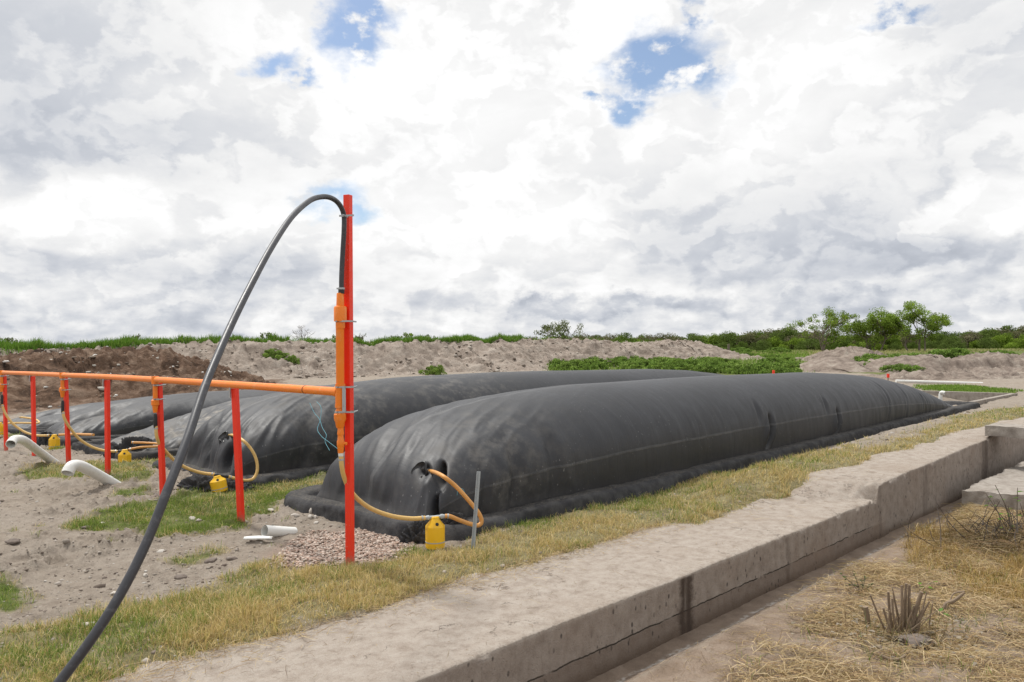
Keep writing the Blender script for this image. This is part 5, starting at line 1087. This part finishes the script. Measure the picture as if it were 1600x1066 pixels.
# green weeds in the field: clumps as things
GW = 'green weed clumps behind the bags'
wv = [proto('weed_clump', 'leaves', bush_variant(130+i, 2.2, .62, 3200, .10, PW if i else [(.19, .28, .07), (.25, .34, .10), (.14, .21, .05)], dense=40), 'low bright green leafy weed clump growing behind the gas bags', 'weeds', GW) for i in range(3)]
wu = [False]*3
def weeds(poly, n, smin, smax, lab, grp):
    q = sample_poly(poly, n, .3, 95, .2)
    for i, (a, b_) in enumerate(q):
        k = rt.randrange(3); s_ = rt.uniform(smin, smax); loc = (a, b_, gz(a, b_)-.03)
        if not wu[k]: o = wv[k]; wu[k] = True; o.location = loc; o.scale = (s_, s_, s_)
        else: o = dup(wv[k], loc, rt.uniform(0, 6), (s_*rt.uniform(.8, 1.3), s_, s_*rt.uniform(.7, 1.1)), lab)
        o['label'] = lab; o['group'] = grp
weeds(wpoly([(865, 571), (1110, 568), (1165, 575), (1150, 582), (1000, 580), (860, 578)], .3), 44, .8, 1.25, 'leafy weed clump in the strip between the ridge and the second bag', 'weed clumps at the foot of the ridge')
weeds(wpoly([(1095, 553), (1180, 550), (1262, 551), (1240, 562), (1180, 569), (1120, 566)], .5), 60, .8, 1.4, 'leafy weed clump in the open field left of the lone tree', 'weed clumps in the open field')
weeds(wpoly([(1182, 575), (1240, 573), (1248, 584), (1180, 584)], .3), 12, .8, 1.1, 'leafy weed clump beside the smooth dirt heap', 'weed clumps beside the smooth dirt heap')
weeds(wpoly([(1330, 568), (1365, 562), (1405, 562), (1412, 578), (1395, 582), (1350, 574)], .4), 20, .8, 1.2, 'leafy weed clump between the smooth dirt heap and the cut bank', 'weed clumps by the cut bank')
def weeds_on(Vg, rows, n, p0, p1, smin, smax, lab, grp):
    Q = Vg[rows].reshape(-1, 3); px = proj(Q)[0]; k = np.where((px > p0) & (px < p1))[0]
    for i in rng.choice(k, n):
        s_ = rt.uniform(smin, smax); o = dup(wv[rt.randrange(3)], Q[i]-[0, 0, .05], rt.uniform(0, 6), (s_*1.2, s_, s_), lab); o['group'] = grp
weeds_on(BV, slice(8, 34), 34, 1440, 1570, .7, 1.15, 'leafy weed clump growing on top of the cut bank', 'weed clumps on top of the cut bank')
for px, py, s_ in ((427, 566, .9), (440, 574, .9), (424, 560, .7), (677, 578, 1.), (450, 592, .8)):
    p = D(px, py+3, 46.); iu = np.argmin(((RV[..., 0]-p[0])**2+(RV[..., 1]-p[1])**2+(RV[..., 2]-p[2])**2).ravel()); q = RV.reshape(-1, 3)[iu]
    o = dup(wv[0], q, px, (s_*.8, s_*.8, s_*1.), 'weed clump'); o['label'] = {427: 'taller weed clump on the face of the spoil ridge', 440: 'lower weed clump on the ridge face, right of the taller one', 424: 'topmost small weed clump on the spoil ridge face', 677: 'olive weed clump at the foot of the ridge behind the second bag', 450: 'weed clump at the ridge foot just above the orange pipe'}[px]; o['group'] = 'weed clumps on the ridge face'
# shrubs on the ridge crest
def crest(px, back=-1.5):
    j = np.argmin(abs(rv-back)); pj = proj(RV[j])[0]; return RV[j, np.argmin(abs(pj-px))]
def shrub(px, w, h, n, pal, label, seed, back=-1.5, leaf=.11, bare=False):
    b = crest(px, back); root = thing('shrub', label, 'shrub', b); rs = np.random.default_rng(seed); m = MB(); tips = []
    for _ in range(7 if bare else 5): limbs(m, b, np.array([rs.normal(0, .5), rs.normal(0, .4), 1]), h*.36, .018 if bare else .022, 3 if bare else 2, tips, rs, .5)
    V = (np.array(m.v)-b); k = h/max(.1, V[:, 2].max()); kx = w/max(.1, (V[:, 0].max()-V[:, 0].min())); m.v = (V*[kx, 1, k]+b).tolist(); m.build('stems', M_bark, root)
    if not bare:
        T = (np.array(tips)-b)*[kx, 1, k]; Vv, f, c = crown_arrays(n, [(*t, h*.17) for t in T], leaf, pal, flat=.9); mesh_np('leaves', Vv, [f], M_leaf, root, raw=True, smooth=False, cols=dict(col=c))
SG = [(.12, .15, .06), (.16, .18, .08), (.10, .13, .045)]
shrub(858, 1.9, 1.5, 1100, SG, 'pale green feathery shrub on the ridge, left of a pair', 1); shrub(886, 2.3, 1.8, 1500, SG, 'larger pale green feathery shrub on the ridge, right of a pair', 2); shrub(868, 1.6, .8, 500, PG, 'low green shrub filling between the feathery pair', 3)
shrub(475, 1.6, 1.25, 0, SG, 'bare pale twiggy shrub on the ridge left of the tall red post', 4, bare=True)
shrub(366, .6, .6, 160, SG, 'small shrub on the ridge just right of the black hose', 5); shrub(417, .9, .75, 300, PG, 'small dark green shrub on the ridge left of the bare one', 6); shrub(506, 1.1, .55, 260, SG, 'low spreading shrub between the bare shrub and orange riser', 7)
shrub(524, .5, .65, 160, PG, 'small upright shrub just left of the orange riser', 8); shrub(570, 1.0, .7, 160, SG, 'thin shrub on the ridge right of the tall red post', 9); shrub(618, .9, .5, 60, SG, 'sparse twiggy shrub left of the dense green one', 10); shrub(637, .8, .6, 300, PB_, 'dense small green shrub on the ridge crest', 12); shrub(664, 1.4, .6, 120, SG, 'wispy low shrub right of the dense green one', 13); shrub(213, .4, .5, 60, SG, 'tiny sparse shrub above the compost heap', 14); shrub(8, 1.0, .55, 200, SG, 'low shrub on the ridge at the left photo edge', 15)
# pale debris on the compost heap and ridge foot
# ------------------------------------------------------------------ right foreground plants
def gb(px, py): return G(px, py)
def stub(m, a, b_, r0, r1): m.tube(spline([a, (np.array(a)+b_)/2+rng.normal(0, .006, 3), b_], 4), np.linspace(r0, r1, 9), 8)
cs = gb(1412, 990); root = thing('cut_shrub', 'cut back shrub with pale sawn stubs in the hay, right foreground', 'shrub', cs)
kY = cs[1]
stubs = [((1408, 978), (1409, 915), .0, .009), ((1414, 978), (1416, 912), .02, .010), ((1421, 975), (1421, 914), .04, .010), ((1396, 975), (1388, 925), .02, .009), ((1404, 975), (1394, 935), -.02, .008), ((1417, 985), (1440, 925), -.02, .014), ((1425, 975), (1444, 948), 0, .007), ((1432, 968), (1452, 940), .0, .006), ((1396, 995), (1360, 930), .0, .006), ((1401, 990), (1380, 950), -.03, .008), ((1410, 985), (1436, 975), -.05, .006)]
for _ in range(26):
    ax_ = rng.normal(1412, 16); stubs.append(((ax_, rng.uniform(970, 1004)), (ax_+rng.normal(0, 16), rng.uniform(918, 972)), rng.normal(0, .05), rng.uniform(.002, .0055)))
for (a, b_, dy, r) in stubs:
    m = MB(); stub(m, D(a[0], a[1]+14, kY+dy), D(*b_, kY+dy-.02), r*1.35, r); m.build('stub', M_wood, root, sharp=50)
m = MB(); p = gb(1354, 975); stub(m, p-[0, 0, .03], D(1352, 948, p[1]-.02), .022, .020); o = m.build('stump', M_wood, None, p); tag(o, 'split sawn stump standing left of the cut shrub', 'stump')
m = MB(); p = gb(1474, 958); w = spline([p-[0, 0, .02], D(1478, 945, p[1]), D(1492, 938, p[1]-.02), D(1507, 926, p[1]-.04)], 6); m.tube(w, np.linspace(.022, .010, len(w)), 8); w = spline([D(1484, 940, p[1]), D(1490, 928, p[1]+.02), D(1507, 924, p[1]+.03)], 6); m.tube(w, .006, 6); o = m.build('bent_branch', M_wood, None, p); tag(o, 'bent brown branch curving up from the hay right of the cut shrub', 'branch')
m = MB(); p = gb(1405, 1032); w = spline([D(1376, 1024, p[1]), D(1390, 1030, p[1]-.02), D(1405, 1030, p[1]-.03), D(1415, 1024, p[1]-.03)], 6); m.tube(w, .010, 8); o = m.build('fallen_branch', M_wood, None, p); tag(o, 'short curved branch lying in front of the half buried rock', 'branch')
def leafmesh(name, pts, size, col, label, parent=None, cat='leaf'):
    V, Fs = [], []; n = 0
    for (p, a, t) in pts:
        u = np.array([math.cos(a), math.sin(a), t]); u /= np.linalg.norm(u); v = np.cross(u, [0, 0, 1.]); v /= np.linalg.norm(v); w = np.cross(v, u); s_ = size*rng.uniform(.7, 1.3)
        for q in (0, .18, .45, .75, 1.):
            wd = math.sin(math.pi*min(q+.12, 1)**.8)*.34*s_ if q < 1 else 0
            for sd in (-1, 0, 1): V.append(np.array(p)+u*q*s_+v*sd*wd+w*(abs(sd)*wd*.35-q*q*.2*s_))
        for i in range(4):
            for j in range(2): Fs.append((n+i*3+j, n+(i+1)*3+j, n+(i+1)*3+j+1, n+i*3+j+1))
        n += 15
    V = np.array(V); c = np.tile(np.array(col), (len(V), 1))*np.repeat(rng.uniform(.75, 1.25, (len(pts), 1)), 15, 0)
    if parent is not None: return mesh_np(name, V-np.array(parent.location), [np.array(Fs)], M_leaf, parent, raw=True, cols=dict(col=c))
def sprig(label, base, stems, size, col, cat='plant', r=.003, dark=M_bark, nl=5):
    root = thing('leafy_plant', label, cat, base); lv = []
    m = MB()
    for e in stems:
        w = spline([base-np.array([0, 0, .02]), (base+e)/2+rng.normal(0, .015, 3), e], 6); m.tube(w, np.linspace(r*1.3, r*.5, len(w)), 6)
        for t in np.linspace(.35, 1, nl): lv.append((w[int(t*(len(w)-1))], rng.uniform(0, 6.28), rng.uniform(-.2, .6)))
    m.build('stems', dark, root); leafmesh('leaves', lv, size, col, None, root)
b = gb(1345, 925); sprig('small dark green weed growing at the edge of the bare bank', b, [D(x, y, b[1]+dy) for x, y, dy in ((1312, 896, 0), (1332, 893, .02), (1350, 895, .03), (1322, 915, -.02), (1365, 912, .02), (1375, 918, -.03), (1340, 905, 0), (1385, 925, 0))], .028, (.045, .085, .025), nl=7)
b = gb(1467, 970); sprig('single broad green leafed shoot right of the cut shrub', b, [D(1468, 955, b[1]), D(1475, 960, b[1]-.03)], .06, (.12, .22, .06), nl=2)
b = gb(1440, 925); sprig('young plant with a few round light green leaves behind the cut shrub', b, [D(1437, 913, b[1]), D(1459, 910, b[1]), D(1450, 918, b[1])], .045, (.12, .24, .04), nl=2)
b = gb(1585, 850)
root = thing('pruned_bush', 'heap of dark pruned twigs with a few green leaves, right edge beside the broken slab', 'bush', b); m = MB(); lv = []
for i in range(150):
    a0 = b+np.array([rng.normal(0, .35), rng.normal(0, .25), 0]); a0[2] = gz(a0[0], a0[1])+.0; e = a0+np.array([rng.normal(0, .22), rng.normal(0, .2), abs(rng.normal(.18, .13))]); w = spline([a0, (a0+e)/2+rng.normal(0, .03, 3), e], 5); m.tube(w, np.linspace(.006, .002, len(w)), 5)
for x, y in ((1540, 770), (1555, 758), (1575, 790), (1590, 762), (1560, 800)):
    e = D(x, y, b[1]-.05); w = spline([b+rng.normal(0, .08, 3)*[1, 1, 0], (b+e)/2+rng.normal(0, .04, 3), e], 6); m2 = MB(); m2.tube(w, np.linspace(.008, .003, len(w)), 6); m2.build('branch', M_bark, root)
    for t in (.55, .75, .95): lv.append((w[int(t*(len(w)-1))], rng.uniform(0, 6), .3))
m.build('twigs', simple('dark_twig', (.07, .055, .045), .9), root)
for x, y in ((1546, 775), (1548, 783), (1544, 790), (1596, 768), (1590, 778)): lv.append((D(x, y, b[1]-.05), rng.uniform(0, 6), -.2))
leafmesh('leaves', lv, .05, (.11, .22, .04), None, root)
hp_ = np.column_stack([rng.normal(b[0]+.1, .5, 7000), rng.normal(b[1], .35, 7000)]); z = ground_z(hp_[:, 0], hp_[:, 1]); s_, nn = sn(hp_[:, 0], hp_[:, 1]); k = nn > .6; hp_, z = hp_[k], z[k]
straws('brush_litter', hp_[:, 0], hp_[:, 1], z, rng.gamma(3, .05, len(z)), rng.uniform(.003, .006, len(z)), ST[rng.integers(2, 5, len(z))]*rng.uniform(.4, .9, (len(z), 1)), 'grey brown tangle of brushwood under the pruned twigs', .12)
# grey dead leaves round the cut shrub
q = np.column_stack([rng.normal(cs[0]+.05, .32, 300), rng.normal(cs[1]-.05, .26, 300)]); lf = [((a, b_, gz(a, b_, False)+rng.uniform(.0, .05)), rng.uniform(0, 6.28), rng.uniform(-.3, .4)) for a, b_ in q if sn(a, b_)[1] > .5]
rt_ = thing('dead_leaves', 'grey curled dead leaves', 'leaves', cs); o = leafmesh('leaves', lf, .04, (.27, .235, .19), None, rt_); o.parent = None; o.location = cs; bpy.data.objects.remove(rt_); o.name = 'dead_leaves'; tag(o, 'grey curled dead leaves piled around the cut shrub', 'leaves', None, 'stuff')

def scatter_on(name, Vg, n, sel, size, cols, label):
    Q = Vg.reshape(-1, 3); px, py, w = proj(Q); k = np.where(sel(px, py))[0]; p = Q[rng.choice(k, n)]+rng.normal(0, .08, (n, 3))*[1, 1, .1]; pebbles(name, p+[0, 0, .02], rng.gamma(2, size/2, n)+.015, np.array(cols)[rng.integers(0, len(cols), n)], label)
scatter_on('rubbish_bits', HV, 700, lambda x, y: (x > -100) & (x < 400), .04, [(.5, .47, .42), (.3, .25, .2), (.12, .09, .07), (.62, .6, .56)], 'pale scraps and dark lumps littering the compost heap')
scatter_on('ridge_stones', RV, 5000, lambda x, y: (x > -50) & (x < 1120), .055, [(.40, .36, .31), (.30, .255, .215), (.17, .14, .115), (.46, .42, .37)], 'stones and clods scattered over the face of the spoil ridge')

# tall grass between the weed clumps and in the field
for nm, poly, n_, lab in (('field_grass', Z_W2, 26000, 'tall bright grass between the weed clumps behind the gas bags'), ('field_grass', wpoly([(1100, 549), (1270, 548), (1620, 546), (1620, 549), (1400, 552), (1100, 553)], .8), 16000, 'pale tall grass in the open field in front of the far wood'), ('pit_edge_grass', Z_W5, 6000, 'short green grass between the far white pipe and the pit')):
    q = sample_poly(poly, n_, .4, 97, .3); q = q[~inpoly(q[:, 0], q[:, 1], PIT)]; z = ground_z(q[:, 0], q[:, 1]); pale = nm == 'field_grass' and n_ == 16000; hh = (.3 if not pale else .35) if nm != 'pit_edge_grass' else .1
    r_ = np.hypot(q[:, 0], q[:, 1]); c = (np.array([(.17, .27, .055), (.23, .33, .08), (.12, .20, .04)]) if not pale else np.array([(.34, .33, .17), (.25, .30, .11), (.42, .38, .22)]))[rng.integers(0, 3, len(q))]*rng.uniform(.8, 1.2, (len(q), 1))
    blades(nm, q[:, 0], q[:, 1], z, rng.uniform(.6, 1.2, len(q))*hh, np.maximum(.006, r_*.0006), .5, c, lab)
# a scruff of thin stems and torn leaves through the cut shrub
sx = rng.normal(cs[0]+.02, .17, 260); sy = rng.normal(cs[1]+.02, .13, 260)
blades('dry_stems', sx, sy, ground_z(sx, sy), rng.uniform(.06, .24, 260), rng.uniform(.003, .006, 260), .8, np.array([(.34, .24, .14), (.22, .15, .09), (.42, .34, .2), (.16, .2, .08)])[rng.integers(0, 4, 260)], 'thin broken stems sticking up through the cut shrub')
